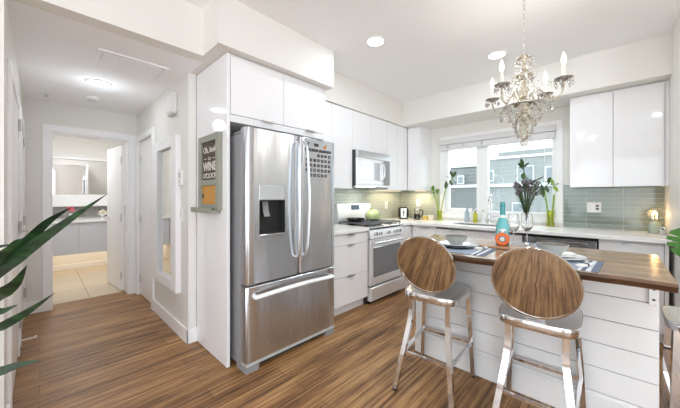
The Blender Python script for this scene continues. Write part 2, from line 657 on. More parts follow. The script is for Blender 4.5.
# ------------------------------------------------------------ room shell
XA, YB, ZC, ZH = -2.75, 4.45, 2.79, 2.42
struct(MB().box(-4.92, 3.4, -4.4, 4.6, -0.06, 0), 'floor', 'floor', 'brown strip plank floor running through kitchen and hall')
struct(MB().box(-7.2, -4.92, -1.0, 1.6, -0.06, 0.0), 'floor_bathroom', 'tilefloor', 'beige tile floor of the bathroom beyond the hall')
struct(MB().box(-2.45, 3.4, -4.4, 4.6, ZC, ZC + 0.08), 'ceiling', 'ceil', 'white stippled kitchen ceiling')
struct(MB().box(-4.72, -2.449, -0.13, 0.93, ZH, ZH + 0.08), 'ceiling_hall', 'ceil', 'lower white ceiling of the hall')
struct(MB().box(-7.2, -4.72, -1.0, 1.6, 2.5, 2.58), 'ceiling_bathroom', 'ceil')
struct(MB().box(-2.45, -2.329, -0.25, 0.8855, ZH - 0.001, ZC - 0.001), 'wall_header', 'wall', 'dropped wall above the mouth of the hall')
struct(MB().box(-2.4485, -2.05, 0.885, 2.06, ZH, ZC).box(XA, -2.449, 0.931, 2.058, ZH + 0.001, ZC - 0.002), 'trim_1', 'wall', 'boxed soffit over the fridge cabinet')
struct(MB().box(XA, -2.37, 2.061, YB, ZH, ZC), 'trim_2', 'wall', 'boxed soffit over the stove side cabinets')
struct(MB().box(-2.37, 0.39, 3.92, YB, ZH, ZC), 'trim_3', 'wall', 'boxed soffit over the window')
struct(MB().box(XA - 0.12, XA, 0.98, YB + 0.12, 0, ZC), 'wall_stove', 'wall')
# window wall with its opening
wx0, wx1, wz0, wz1 = -1.93, -0.515, 1.05, 2.16
struct(MB().box(XA, wx0, YB, YB + 0.15, 0, ZC).box(wx1, 0.5, YB, YB + 0.15, 0, ZC).box(wx0, wx1, YB, YB + 0.15, 0, wz0).box(wx0, wx1, YB, YB + 0.15, wz1, ZC), 'wall_back', 'wall')
struct(MB().box(0.39, 0.5, 3.45, YB, 0, ZC), 'wall_right', 'wall', 'white end wall right of the counter')
struct(MB().box(0.5, 3.4, 3.45, 3.55, 0, ZC), 'wall_nook', 'wall')
# hall
doy0, doy1, doz = 0.093, 0.83, 2.075
struct(MB().box(-4.72, -2.33, -0.25, -0.13, 0, ZH), 'wall_left', 'wall', 'left wall of the hall')
struct(MB().box(-4.92, -4.72, -0.25, doy0, 0, 2.5).box(-4.92, -4.72, doy1, 1.6, 0, 2.5).box(-4.92, -4.72, doy0, doy1, doz, 2.5), 'wall_end', 'wall', 'end wall of the hall with the bathroom doorway')
hx0, hx1 = -4.60, -3.90
struct(MB().box(hx1, -2.74, 0.914, 0.98, 0, ZH - 0.001).box(-4.72, hx0, 0.914, 0.98, 0, ZH - 0.001).box(hx0, hx1, 0.914, 0.98, 2.05, ZH - 0.001), 'wall_hall', 'wall', 'right wall of the hall carrying the long mirror')
# bathroom walls
struct(MB().box(-7.22, -7.1, -1.0, 1.6, 0, 2.5), 'wall_bathroom', 'wall')
struct(MB().box(-7.1, -4.92, -0.25, -0.05, 0, 2.5), 'wall_bathroom_left', 'wall')
struct(MB().box(-7.1, -4.92, 1.4, 1.6, 0, 2.5), 'wall_bathroom_right', 'wall')
struct(MB().box(-7.098, -7.085, -0.05, 1.4, 0.935, 1.135), 'trim_4', 'tilebath', 'grey mosaic backsplash in the bathroom')
# living room behind the camera
struct(MB().box(-2.45, -2.33, -4.4, -0.25, 0, ZC), 'wall_west', 'wall')
struct(MB().box(-2.45, -1.5, -4.5, -4.4, 0, ZC).box(2.7, 3.4, -4.5, -4.4, 0, ZC).box(-1.5, 2.7, -4.5, -4.4, 2.55, ZC).box(-1.5, 2.7, -4.5, -4.4, 0, 0.15), 'wall_south', 'wall')
struct(MB().box(3.4, 3.5, -4.4, -2.9, 0, ZC).box(3.4, 3.5, 0.5, 3.5, 0, ZC).box(3.4, 3.5, -2.9, 0.5, 2.55, ZC).box(3.4, 3.5, -2.9, 0.5, 0, 0.15), 'wall_east', 'wall')
w = MB()  # both window frames are unseen, added to give the fill light a source
for x in (-1.5, -0.1, 1.3, 2.64):
    w.box(x, x + 0.06, -4.42, -4.36, 0.15, 2.55, 0.006)
w.box(-1.5, 2.7, -4.42, -4.36, 0.15, 0.21).box(-1.5, 2.7, -4.42, -4.36, 2.49, 2.55)
struct(w, 'window_2', 'trim', 'unseen white framed living room window added to admit light')
w = MB()
for y in (-2.9, -1.2, 0.44):
    w.box(3.36, 3.42, y, y + 0.06, 0.15, 2.55, 0.006)
w.box(3.36, 3.42, -2.9, 0.5, 0.15, 0.21).box(3.36, 3.42, -2.9, 0.5, 2.49, 2.55)
struct(w, 'window_3', 'trim', 'unseen white framed side window of the living room added to admit light')

# baseboards and casings
bh = 0.13
struct(MB().box(-3.83, -2.728, 0.9, 0.914, 0, bh, 0.004).box(-2.74, -2.728, 0.9, 0.985, 0, bh, 0.004), 'baseboard_hall', 'trim', 'white baseboard under the hall mirror')
struct(MB().box(-4.72, -4.68, -0.13, -0.116, 0, bh).box(-3.74, -3.66, -0.13, -0.116, 0, bh).box(-2.5, -2.33, -0.13, -0.116, 0, bh), 'baseboard_left', 'trim')
struct(MB().box(-4.72, -4.706, -0.13, 0.02, 0, bh, 0.004), 'baseboard_end', 'trim')
struct(MB().box(0.376, 0.39, 3.45, 3.76, 0, bh, 0.004).box(0.376, 3.4, 3.436, 3.45, 0, bh, 0.004), 'baseboard_right', 'trim')
struct(MB().box(-7.1, -7.088, -0.05, 1.4, 0, 0.1, 0.003), 'baseboard_bathroom', 'trim')
# bathroom door casing
c = MB()
c.box(-4.721, -4.70, 0.02, doy0, 0, doz, 0.003).box(-4.721, -4.70, doy1, 0.905, 0, doz, 0.003).box(-4.721, -4.70, 0.02, 0.905, doz, doz + 0.075, 0.003)
c.box(-4.915, -4.722, doy0 - 0.002, doy0 + 0.012, 0.001, doz - 0.013).box(-4.915, -4.722, doy1 - 0.012, doy1 + 0.002, 0.001, doz - 0.013).box(-4.915, -4.722, doy0 - 0.002, doy1 + 0.002, doz - 0.012, doz + 0.002)
struct(c, 'trim_5', 'trim', 'white casing around the bathroom doorway')
c = MB()
c.box(hx1 - 0.005, hx1 + 0.07, 0.895, 0.916, 0, 2.044, 0.004).box(hx0 - 0.07, hx0 + 0.005, 0.895, 0.916, 0, 2.044, 0.004).box(hx0 - 0.07, hx1 + 0.07, 0.895, 0.916, 2.045, 2.12, 0.004)
struct(c, 'trim_6', 'trim', 'white casing around the hall side door')


def door_leaf(name, label, p0, ang, width, side, z1=2.03, knob=True):
    """panel door: local x runs from the hinge, local y is thickness"""
    Mx = Matrix.Translation(p0) @ Matrix.Rotation(ang, 4, 'Z')
    root = struct(MB().box(0, width, -0.018, 0.018, 0.008, z1, 0.003, mat=Mx), name, 'trim', label)
    for z in (0.22, 1.02, 1.82):
        m = MB()
        m.cyl((Mx @ Vector((0.0, side * 0.022, z - 0.05))), 0.007, 0.1, 10)
        m.box(0.0, 0.03, side * 0.018 - 0.002, side * 0.018 + 0.002, z - 0.05, z + 0.05, mat=Mx)
        m.build('hinge', 'nickel', root)
    if knob:
        m = MB()
        for sg in (-1, 1):
            a = Mx @ Vector((width - 0.07, sg * 0.018, 1.0))
            b = Mx @ Vector((width - 0.07, sg * 0.06, 1.0))
            e = Mx @ Vector((width - 0.17, sg * 0.06, 1.0))
            m.tube([a, b], 0.009).tube([b, e], 0.008)
            m.tube([a, Mx @ Vector((width - 0.07, sg * 0.026, 1.0))], 0.026, 16)
        m.build('lever_handle', 'nickel', root)
    return root


door_leaf('door_1', 'open white bathroom door with steel hinges at the hall end', (-4.93, 0.80, 0), R(180 + 5.5), 0.70, 1)
door_leaf('door_2', 'white side door at the far end of the mirror wall', (hx0 + 0.004, 0.955, 0), 0, 0.685, -1, 2.04, False)
# left wall doors seen almost edge on
for (a, b, nm, lb) in ((-3.53, -2.60, 'door_3', 'near white door in the left hall wall beside the sword leaf plant'), (-4.58, -3.82, 'door_4', 'far white door in the left hall wall next to the end wall')):
    cs = MB().box(a - 0.075, a, -0.131, -0.112, 0, 2.034, 0.003).box(b, b + 0.075, -0.131, -0.112, 0, 2.034, 0.003).box(a - 0.075, b + 0.075, -0.13, -0.112, 2.035, 2.11, 0.003)
    rt = struct(MB().box(a + 0.003, b - 0.003, -0.13, -0.122, 0.008, 2.03, 0.002), nm, 'trim', lb)
    cs.build('casing', 'trim', rt)
    for z in (0.28, 1.06, 1.9):
        MB().cyl((a + 0.004, -0.107, z - 0.05), 0.008, 0.1, 10).box(a - 0.012, a + 0.016, -0.1135, -0.111, z - 0.05, z + 0.05).build('hinge', 'nickel', rt)
    MB().tube([(b - 0.07, -0.122, 1.0), (b - 0.07, -0.07, 1.0)], 0.009).tube([(b - 0.07, -0.07, 1.0), (b - 0.19, -0.07, 1.0)], 0.009).build('lever_handle', 'nickel', rt)

# kitchen window: casing, vinyl frame, mullion, two panes
w = MB()
cw = 0.0
w.box(-2.005, wx0, YB - 0.02, YB + 0.001, wz0, wz1, 0.004).box(wx1, -0.44, YB - 0.02, YB + 0.001, wz0, wz1, 0.004).box(-2.005, -0.44, YB - 0.02, YB + 0.001, wz1, 2.26, 0.004).box(-2.005, -0.44, YB - 0.02, YB + 0.001, 0.985, wz0, 0.004)
win = struct(w, 'window_1', 'trim', 'wide white kitchen window behind the sink')
w = MB()
fy0, fy1 = YB + 0.01, YB + 0.09
w.box(wx0, wx0 + 0.055, fy0, fy1, wz0 + 0.055, wz1 - 0.06, 0.003).box(wx1 - 0.035, wx1, fy0, fy1, wz0 + 0.055, wz1 - 0.06, 0.003).box(wx0, wx1, fy0, fy1, wz0, wz0 + 0.055, 0.003).box(wx0, wx1, fy0, fy1, wz1 - 0.06, wz1, 0.003)
w.box(-1.455, -1.30, fy0 - 0.005, fy1 - 0.002, wz0 + 0.003, wz1 - 0.003, 0.003)
w.box(-1.875, -1.455, fy0 + 0.015, fy1, wz0 + 0.05, wz0 + 0.085, 0.004)
w.build('window_frame', 'trim', win)
M['pane'] = None
k = NT('window_pane_glass')
tr = k.n('ShaderNodeBsdfTransparent')
tr.inputs[0].default_value = (0.93, 0.97, 0.97, 1)
gl = k.n('ShaderNodeBsdfGlossy')
gl.inputs['Roughness'].default_value = 0.02
lw = k.n('ShaderNodeLayerWeight')
lw.inputs[0].default_value = 0.5
fr = k.n('ShaderNodeMath', operation='POWER')
fr.inputs[1].default_value = 2.5
k.l(lw.outputs['Facing'], fr.inputs[0])
fr2 = k.n('ShaderNodeMath', operation='MULTIPLY_ADD')
fr2.inputs[1].default_value = 0.8
fr2.inputs[2].default_value = 0.04
k.l(fr.outputs[0], fr2.inputs[0])
mx = k.n('ShaderNodeMixShader')
k.l(fr2.outputs[0], mx.inputs[0])
k.l(tr.outputs[0], mx.inputs[1])
k.l(gl.outputs[0], mx.inputs[2])
k.l(mx.outputs[0], k.t.nodes['Material Output'].inputs[0])
M['pane'] = k.m


def thin_glass(name, col, edge):
    g_ = NT(name)
    t_ = g_.n('ShaderNodeBsdfTransparent')
    t_.inputs[0].default_value = col
    y_ = g_.n('ShaderNodeBsdfGlossy')
    y_.inputs['Roughness'].default_value = 0.03
    w_ = g_.n('ShaderNodeLayerWeight')
    p_ = g_.n('ShaderNodeMath', operation='POWER')
    p_.inputs[1].default_value = 2.0
    g_.l(w_.outputs['Facing'], p_.inputs[0])
    a_ = g_.n('ShaderNodeMath', operation='MULTIPLY_ADD')
    a_.inputs[1].default_value = edge
    a_.inputs[2].default_value = 0.05
    g_.l(p_.outputs[0], a_.inputs[0])
    x_ = g_.n('ShaderNodeMixShader')
    g_.l(a_.outputs[0], x_.inputs[0])
    g_.l(t_.outputs[0], x_.inputs[1])
    g_.l(y_.outputs[0], x_.inputs[2])
    g_.l(x_.outputs[0], g_.t.nodes['Material Output'].inputs[0])
    return g_.m


M['yellowglass'] = thin_glass('yellow_tinted_thin_glass', (0.93, 0.93, 0.55, 1), 0.7)
M['globe'] = thin_glass('clear_globe_glass', (0.93, 0.92, 0.90, 1), 1.0)
for a, b in ((-1.875, -1.455), (-1.30, -0.545)):
    MB().box(a, b, YB + 0.05, YB + 0.056, wz0 + 0.05, wz1 - 0.055).build('pane', 'pane', win)

# ------------------------------------------------------------ outside the window
bl = thing('neighbor_building', 'pale grey sided building seen through the kitchen window', 'building', (-3, 13, -3))
b = MB()
b.box(-9.5, -3.9, 13, 19, -3, 2.62).box(-3.9, 4, 12.9, 19, -3, 2.86)
for i in range(38):
    z = -2.9 + i * 0.148
    b.box(-9.5, 4, 12.885, 13.0, z, z + 0.006)
b.build('wall', 'extwall', bl)
MB().box(-3.55, 3.0, 13.6, 19, 2.86, 3.22).build('upper_storey', 'extwall', bl)
MB().box(-9.6, -3.9, 12.8, 13.0, 2.62, 2.72).box(-3.95, 4.1, 12.78, 12.95, 2.84, 2.93).build('parapet', 'extband', bl)
MB().box(-9.6, 4.1, 12.74, 12.9, 1.72, 1.84).build('fascia', 'extband', bl)
for x0, x1, z0, z1 in ((-3.74, -3.56, 2.0, 2.37), (-2.66, -2.18, 1.9, 2.48), (-1.76, -1.5, 1.95, 2.4), (-4.98, -4.76, 1.92, 2.22), (-2.83, -2.5, 0.72, 1.05)):
    f = MB().box(x0 - 0.04, x1 + 0.04, 12.85, 12.9, z0 - 0.04, z1 + 0.04).build('window', 'extband', bl)
    MB().box(x0, x1, 12.84, 12.86, z0, z1).build('pane', 'extglass', f)
tag(MB().box(-14, 8, 5.2, 24, -3.1, -3.0).build('ground_outside', 'concrete'), None, None, None, 'structure')

# ------------------------------------------------------------ ceiling fixtures


def downlight(x, y, z, label, r=0.075, p=5.5):
    t = thing('recessed_ceiling_light', label, 'ceiling light', (x, y, z), 'recessed ceiling lights')
    MB().lathe([(r, -0.001), (r + 0.022, -0.001), (r + 0.02, -0.008), (r + 0.004, -0.01), (r, -0.006)], (x, y, z), 28, cap=False).build('trim_ring', 'white_plastic', t)
    MB().cyl((x, y, z - 0.005), r + 0.001, 0.004, 28).build('lens', 'led', t)
    area('downlight_lamp', (x, y, z - 0.014), (0, 0, 0), 2 * r, 2 * r, p, (0.82, 0.915, 1.0), 'DISK')


downlight(-1.63, 2.20, ZC, 'round recessed ceiling light above the fridge and stove aisle')
downlight(-0.87, 3.28, ZC, 'round recessed ceiling light left of the chandelier by the window soffit')
downlight(-3.62, 0.40, ZH, 'round recessed ceiling light in the hall near the hatch', 0.085, 1.2)
downlight(0.6, 0.6, ZC, 'added unseen round recessed ceiling light at the living room end of the kitchen ceiling')  # this one and the next are out of view, added for more light
downlight(-1.0, -1.6, ZC, 'added unseen round recessed ceiling light deep in the living room')
hl = bpy.data.lights.new('hall_ceiling_fill', 'POINT')  # point light added below the lens to brighten the hall ceiling
hl.energy = 1.9
hl.color = (0.86, 0.93, 1.0)
hl.shadow_soft_size = 0.07
ho = bpy.data.objects.new('hall_ceiling_fill', hl)
COL.objects.link(ho)
ho.location = (-3.62, 0.40, ZH - 0.2)
area('bathroom_lamp', (-5.9, 0.4, 2.48), (0, 0, 0), 0.5, 0.5, 15, (0.95, 0.97, 1.0), 'DISK')

t = thing('attic_hatch', 'white attic access hatch panel in the hall ceiling', 'ceiling hatch', (-2.97, 0.53, ZH))
MB().box(-3.17, -2.77, 0.3, 0.77, ZH - 0.010, ZH).build('hatch_frame', 'ceil', t)
MB().box(-3.147, -2.793, 0.328, 0.742, ZH - 0.012, ZH - 0.008).build('hatch_gap', 'grey_plastic', t)
MB().box(-3.14, -2.80, 0.335, 0.735, ZH - 0.017, ZH - 0.010).build('hatch_panel', 'ceil', t)
t = thing('smoke_detector', 'round white smoke detector behind the hall ceiling light', 'smoke detector', (-4.2, 0.40, ZH))
MB().lathe([(0.065, 0), (0.065, -0.012), (0.055, -0.03), (0.03, -0.036), (1e-4, -0.036)], (-4.2, 0.4, ZH), 28, cap=False).build('casing', 'white_plastic', t)
MB().lathe([(0.035, -0.032), (0.04, -0.036), (0.035, -0.039), (0.03, -0.036)], (-4.2, 0.4, ZH), 24, cap=False).build('sensor_ring', 'grey_plastic', t)
t = thing('sprinkler_head', 'small fire sprinkler head in the hall ceiling', 'sprinkler', (-4.4, 0.05, ZH))
MB().cyl((-4.4, 0.05, ZH - 0.006), 0.035, 0.006).build('escutcheon', 'white_plastic', t)
MB().cyl((-4.4, 0.05, ZH - 0.03), 0.008, 0.025, 10).cyl((-4.4, 0.05, ZH - 0.033), 0.018, 0.003, 12).build('deflector', 'nickel', t)

# ------------------------------------------------------------ fridge cabinet
t = thing('fridge_cabinet', 'white cabinet housing around the fridge with tall gloss side panel', 'cabinet', (-2.4, 1.5, 0))
MB().box(-2.738, -2.13, 0.985, 1.01, 0.004, 2.415, 0.0015).build('side_panel', 'gloss', t)
MB().box(XA + 0.004, -2.13, 2.0, 2.018, 0.004, 2.415, 0.0015).build('side_panel', 'gloss', t)
MB().box(XA + 0.004, -2.15, 1.012, 1.998, 1.893, 2.413, 0.001).box(-2.15, -2.13, 1.012, 1.998, 1.893, 1.948, 0.001).box(-2.15, -2.13, 1.012, 1.998, 2.402, 2.413).build('body', 'carcass', t)
for a, b in ((1.016, 1.502), (1.506, 1.994)):
    d = MB().box(-2.148, -2.128, a, b, 1.953, 2.4, 0.0015).build('door', 'gloss', t)
    q = a + 0.27 if a < 1.2 else a + 0.25
    MB().box(-2.145, -2.105, q, q + 0.11, 1.948, 1.953).box(-2.108, -2.104, q, q + 0.11, 1.944, 1.956).build('edge_pull', 'nickel', d)

# ------------------------------------------------------------ fridge
FX = -1.94
t = thing('refrigerator', 'stainless steel french door fridge with bottom freezer and water dispenser', 'refrigerator', (-2.3, 1.51, 0))
MB().box(-2.70, -2.035, 1.05, 1.96, 0.03, 1.79, 0.004).build('body', 'applgrey', t)
for a in (1.06, 1.89):
    MB().box(-2.2, -1.97, a, a + 0.06, 1.79, 1.825, 0.012).build('hinge_cover', 'applgrey', t)


def fdoor(y0, y1, z0, z1, name, cut=None):
    """door with slightly bowed steel front; cut leaves the dispenser opening"""
    m = MB()
    ys = sorted(set([y0, y0 + 0.006, y0 + 0.02, y1 - 0.02, y1 - 0.006, y1] + ([cut[0], cut[1]] if cut else []) + [y0 + (y1 - y0) * i / 8 for i in range(1, 8)]))
    zs = sorted(set([z0, z0 + 0.006, z1 - 0.006, z1] + ([cut[2], cut[3]] if cut else [])))

    def fx(y, z):
        e = min(y - y0, y1 - y, 0.02) / 0.02
        ez = min(z - z0, z1 - z, 0.006) / 0.006
        return FX - 0.016 * (1 - e) ** 2 - 0.005 * (1 - ez)
    vs = [(fx(y, z), y, z) for z in zs for y in ys]
    n = len(ys)
    fs = []
    for j in range(len(zs) - 1):
        for i in range(n - 1):
            ym, zm = (ys[i] + ys[i + 1]) / 2, (zs[j] + zs[j + 1]) / 2
            if cut and cut[0] < ym < cut[1] and cut[2] < zm < cut[3]:
                continue
            fs.append((j * n + i, j * n + i + 1, (j + 1) * n + i + 1, (j + 1) * n + i))
    m.add(vs, fs)
    m.m(1).box(-2.03, FX - 0.017, y0, y1, z0, z1) if not cut else m.m(1).box(-2.03, FX - 0.09, y0, y1, z0, z1).box(FX - 0.09, FX - 0.017, y0, cut[0], z0, z1).box(FX - 0.09, FX - 0.017, cut[1], y1, z0, z1).box(FX - 0.09, FX - 0.017, cut[0], cut[1], z0, cut[2]).box(FX - 0.09, FX - 0.017, cut[0], cut[1], cut[3], z1)
    return m.build(name, ['steel', 'steel_side'], t)


cut = (1.15, 1.385, 1.0, 1.405)
dl = fdoor(1.045, 1.531, 0.652, 1.832, 'door', cut)
dr = fdoor(1.539, 1.967, 0.652, 1.832, 'door')
df = fdoor(1.045, 1.967, 0.075, 0.640, 'freezer_drawer')
q = MB()
q.box(FX - 0.085, FX - 0.08, 1.15, 1.385, 1.0, 1.285).box(FX - 0.085, FX - 0.004, 1.15, 1.156, 1.0, 1.285).box(FX - 0.085, FX - 0.004, 1.379, 1.385, 1.0, 1.285).box(FX - 0.085, FX - 0.004, 1.15, 1.385, 1.278, 1.285)
disp = q.build('water_dispenser', 'cavity', dl)
MB().box(FX - 0.085, FX + 0.003, 1.15, 1.385, 1.286, 1.405, 0.004).build('dispenser_panel', 'dispanel', dl)
MB().box(FX - 0.085, FX + 0.004, 1.15, 1.385, 1.0, 1.022, 0.004).build('drip_tray', 'steel_side', dl)
MB().bar([(FX - 0.06, 1.235, 1.275), (FX - 0.05, 1.235, 1.2), (FX - 0.028, 1.235, 1.155)], 0.05, 0.008, up=(1, 0, 0)).build('paddle', 'applgrey', dl)
for yy, d, sg in ((1.497, dl, -1), (1.575, dr, 1)):
    pts = smoothpath([(FX - 0.005, yy, 0.80), (FX + 0.045, yy + sg * 0.004, 0.84), (FX + 0.06, yy + sg * 0.012, 1.05), (FX + 0.066, yy + sg * 0.014, 1.28), (FX + 0.06, yy + sg * 0.012, 1.5), (FX + 0.045, yy + sg * 0.004, 1.74), (FX - 0.005, yy, 1.785)], 6)
    MB().tube(pts, 1.0, prof=[(0.010 * math.cos(2 * PI * i / 12), 0.014 * math.sin(2 * PI * i / 12)) for i in range(12)], up=(1, 0, 0)).build('handle', 'handle_steel', d)
pts = smoothpath([(FX - 0.005, 1.11, 0.565), (FX + 0.035, 1.118, 0.568), (FX + 0.055, 1.30, 0.58), (FX + 0.062, 1.52, 0.586), (FX + 0.055, 1.72, 0.58), (FX + 0.035, 1.895, 0.568), (FX - 0.005, 1.903, 0.565)], 6)
MB().tube(pts, 1.0, prof=[(0.019 * math.cos(2 * PI * i / 12), 0.010 * math.sin(2 * PI * i / 12)) for i in range(12)], up=(1, 0, 0)).build('handle', 'steel_light', df)
MB().box(-2.06, -1.985, 1.055, 1.957, 0.012, 0.05).build('base_grille', 'darkgrey', t)
MB().box(-2.03, FX - 0.004, 1.048, 1.965, 0.05, 0.072, 0.003).build('kick_strip', 'grey_plastic', t)
for a in (1.048, 1.865):
    MB().prism([(a, 0.0), (a + 0.1, 0.0), (a + (0.1 if a > 1.5 else 0.11), 0.05), (a, 0.05)], -2.1, FX - 0.01, Matrix(((0, 0, 1), (1, 0, 0), (0, 1, 0)))).build('foot_cover', 'applgrey', t)

# calendar decal on the right fridge door
cal = thing('fridge_calendar', 'dark month calendar decal with date squares on the right fridge door', 'calendar', (FX, 1.74, 1.6))
x0 = FX + 0.0002
MB().box(x0, x0 + 0.0016, 1.595, 1.91, 1.717, 1.742).build('weekday_strip', 'decal', cal)
for i, d in enumerate('SMTWTFS'):
    text('weekday_letter', d, 0.02, 'decal_light', cal, frame_m((x0 + 0.0022, 1.618 + i * 0.045, 1.73), (0, 1, 0), (0, 0, 1)), 0.0004)
MB().box(x0, x0 + 0.0016, 1.70, 1.75, 1.765, 1.792).build('title_block', 'decal', cal)
MB().box(x0, x0 + 0.0016, 1.815, 1.85, 1.757, 1.782).box(x0, x0 + 0.0016, 1.84, 1.856, 1.784, 1.796).build('sun_sticker', 'decal_orange', cal)
m = MB().tube([(x0 + 0.0042, 1.600, 1.765), (x0 + 0.0042, 1.608, 1.785), (x0 + 0.0042, 1.604, 1.798)], 0.003, 6).tube([(x0 + 0.0042, 1.622, 1.763), (x0 + 0.0042, 1.632, 1.788), (x0 + 0.0042, 1.645, 1.793)], 0.0035, 6)
m.build('script_flourish', 'decal', cal)
day = 0
for r_, cols in enumerate(((3, 4, 5, 6), range(7), range(7), range(7), (1, 2, 3, 4, 5))):
    for c_ in cols:
        day += 1
        yy, zz = 1.618 + c_ * 0.045, 1.685 - r_ * 0.045
        sq = MB().box(x0, x0 + 0.0014, yy - 0.0145, yy + 0.0145, zz - 0.013, zz + 0.013).build('day_square', 'decal', cal)
        text('numeral', str(day), 0.018, 'decal_light', sq, frame_m((x0 + 0.002, yy + 0.002, zz - 0.001), (0, 1, 0), (0, 0, 1)), 0.0004)

# ------------------------------------------------------------ chalkboard sign on the fridge panel
PY = 0.985
sg = thing('chalkboard_sign', 'sage wood framed chalkboard wine sign with cork panel on the fridge side panel', 'sign', (-2.44, PY, 1.5))
sx0, sx1, sz0, sz1 = -2.61, -2.205, 1.205, 1.82
m = MB()
m.box(sx0, sx0 + 0.055, PY - 0.035, PY, sz0, sz1, 0.003).box(sx1 - 0.055, sx1, PY - 0.035, PY, sz0, sz1, 0.003)
m.box(sx0 + 0.055, sx1 - 0.055, PY - 0.034, PY, sz1 - 0.055, sz1, 0.003).box(sx0 + 0.055, sx1 - 0.055, PY - 0.034, PY, 1.405, 1.45, 0.003).box(sx0 + 0.055, sx1 - 0.055, PY - 0.034, PY, sz0, sz0 + 0.045, 0.003)
m.build('frame', 'signframe', sg)
MB().box(sx0 - 0.04, sx1 - 0.03, PY - 0.075, PY, sz0 - 0.022, sz0, 0.003).box(sx0 - 0.04, sx1 - 0.03, PY - 0.082, PY - 0.072, sz0 - 0.022, sz0 + 0.018, 0.003).build('ledge', 'signframe', sg)
ch = MB().box(sx0 + 0.05, sx1 - 0.05, PY - 0.018, PY - 0.002, 1.44, sz1 - 0.05).build('chalkboard_panel', 'chalk', sg)
ck = MB().box(sx0 + 0.05, sx1 - 0.05, PY - 0.018, PY - 0.002, sz0 + 0.04, 1.41).build('cork_panel', 'cork', sg)
cx = (sx0 + sx1) / 2
F = lambda z, x=cx: frame_m((x, PY - 0.0185, z), (1, 0, 0), (0, 0, 1))
text('lettering', 'Oh, look', 0.07, 'chalkwhite', ch, F(1.70), bold=0.01)
text('lettering', "it's", 0.042, 'chalkwhite', ch, F(1.628))
text('lettering', 'WINE', 0.1, 'chalkwhite', ch, F(1.56), bold=0.025)
text('lettering', "O'CLOCK", 0.058, 'chalkwhite', ch, F(1.485), bold=0.01)
MB().box(cx - 0.12, cx - 0.05, PY - 0.0195, PY - 0.018, 1.626, 1.63).box(cx + 0.05, cx + 0.12, PY - 0.0195, PY - 0.018, 1.626, 1.63).build('dash', 'chalkwhite', ch)
MB().box(sx0 + 0.06, sx0 + 0.085, PY - 0.024, PY - 0.017, 1.30, 1.335, 0.003).build('pin', 'black', ck)

# ------------------------------------------------------------ hall mirror and wall devices
t = thing('wall_mirror', 'tall rectangular mirror in a wide white frame on the hall wall', 'mirror', (-3.35, 0.914, 1.15))
a0, a1, b0, b1 = -3.70, -2.93, 0.41, 1.895
m = MB()
m.box(a0, a0 + 0.15, 0.868, 0.914, b0, b1, 0.006).box(a1 - 0.15, a1, 0.868, 0.914, b0, b1, 0.006).box(a0 + 0.15, a1 - 0.15, 0.869, 0.914, b1 - 0.1, b1, 0.006).box(a0 + 0.15, a1 - 0.15, 0.869, 0.914, b0, b0 + 0.1, 0.006)
m.build('frame', 'trim', t)
MB().box(a0 + 0.14, a1 - 0.14, 0.899, 0.913, b0 + 0.09, b1 - 0.09).build('mirror_glass', 'mirror', t)
t = thing('door_chime', 'white box door chime high on the hall wall above the mirror', 'door chime', (-3.12, 0.914, 2.2))
MB().box(-3.2, -3.03, 0.864, 0.914, 2.12, 2.31, 0.012).build('casing', 'white_plastic', t)
MB().box(-3.19, -3.04, 0.872, 0.914, 2.105, 2.12, 0.002).build('grille', 'grey_plastic', t)
t = thing('thermostat', 'small white thermostat right of the hall mirror', 'thermostat', (-2.89, 0.914, 1.5))
MB().box(-2.935, -2.845, 0.889, 0.914, 1.41, 1.57, 0.012).build('casing', 'white_plastic', t)
MB().box(-2.915, -2.865, 0.886, 0.89, 1.49, 1.535, 0.002).build('display', 'grey_plastic', t)
MB().cyl((-2.89, 0.884, 1.45), 0.014, 0.006, 14, 'Y').build('button', 'grey_plastic', t)


def wall_plate(name, label, c, axis, w, h, slots, cat='switch plate'):
    """cover plate with rockers or sockets, axis is the wall normal"""
    t = thing(name, label, cat, c)
    cx, cy, cz = c
    n = MB()
    parts = []
    if axis == '-Y':
        n.box(cx - w / 2, cx + w / 2, cy - 0.007, cy, cz - h / 2, cz + h / 2, 0.003)
        bx = lambda u, v, uw, vh, mt, nm: MB().box(cx + u - uw / 2, cx + u + uw / 2, cy - 0.010, cy - 0.005, cz + v - vh / 2, cz + v + vh / 2, 0.001).build(nm, mt, t)
    else:
        n.box(cx, cx + 0.007, cy - w / 2, cy + w / 2, cz - h / 2, cz + h / 2, 0.003)
        bx = lambda u, v, uw, vh, mt, nm: MB().box(cx + 0.005, cx + 0.010, cy + u - uw / 2, cy + u + uw / 2, cz + v - vh / 2, cz + v + vh / 2, 0.001).build(nm, mt, t)
    n.build('cover_plate', 'white_plastic', t)
    for s_ in slots:
        bx(*s_)
    return t


wall_plate('light_switch', 'white double light switch below the thermostat on the hall wall', (-2.93, 0.914, 1.15), '-Y', 0.12, 0.12, [(-0.025, 0, 0.034, 0.066, 'plate', 'rocker'), (0.025, 0, 0.034, 0.066, 'plate', 'rocker')])
OUT = [(0, 0.02, 0.03, 0.026, 'grey_plastic', 'socket'), (0, -0.02, 0.03, 0.026, 'grey_plastic', 'socket')]
wall_plate('wall_outlet', 'white outlet on the tiled wall right of the stove', (XA + 0.008, 4.0, 1.175), 'X', 0.075, 0.12, OUT, 'outlet')
wall_plate('wall_outlet', 'white outlet on the tiles above the coffee press', (-2.39, YB - 0.008, 1.21), '-Y', 0.075, 0.12, OUT, 'outlet')
wall_plate('wall_outlet', 'wide white outlet and switch plate on the tiles right of the window', (-0.155, YB - 0.008, 1.19), '-Y', 0.125, 0.12, [(-0.03, 0, 0.034, 0.066, 'plate', 'rocker'), (0.03, 0.018, 0.028, 0.022, 'darkgrey', 'socket'), (0.03, -0.018, 0.028, 0.022, 'darkgrey', 'socket')], 'outlet')

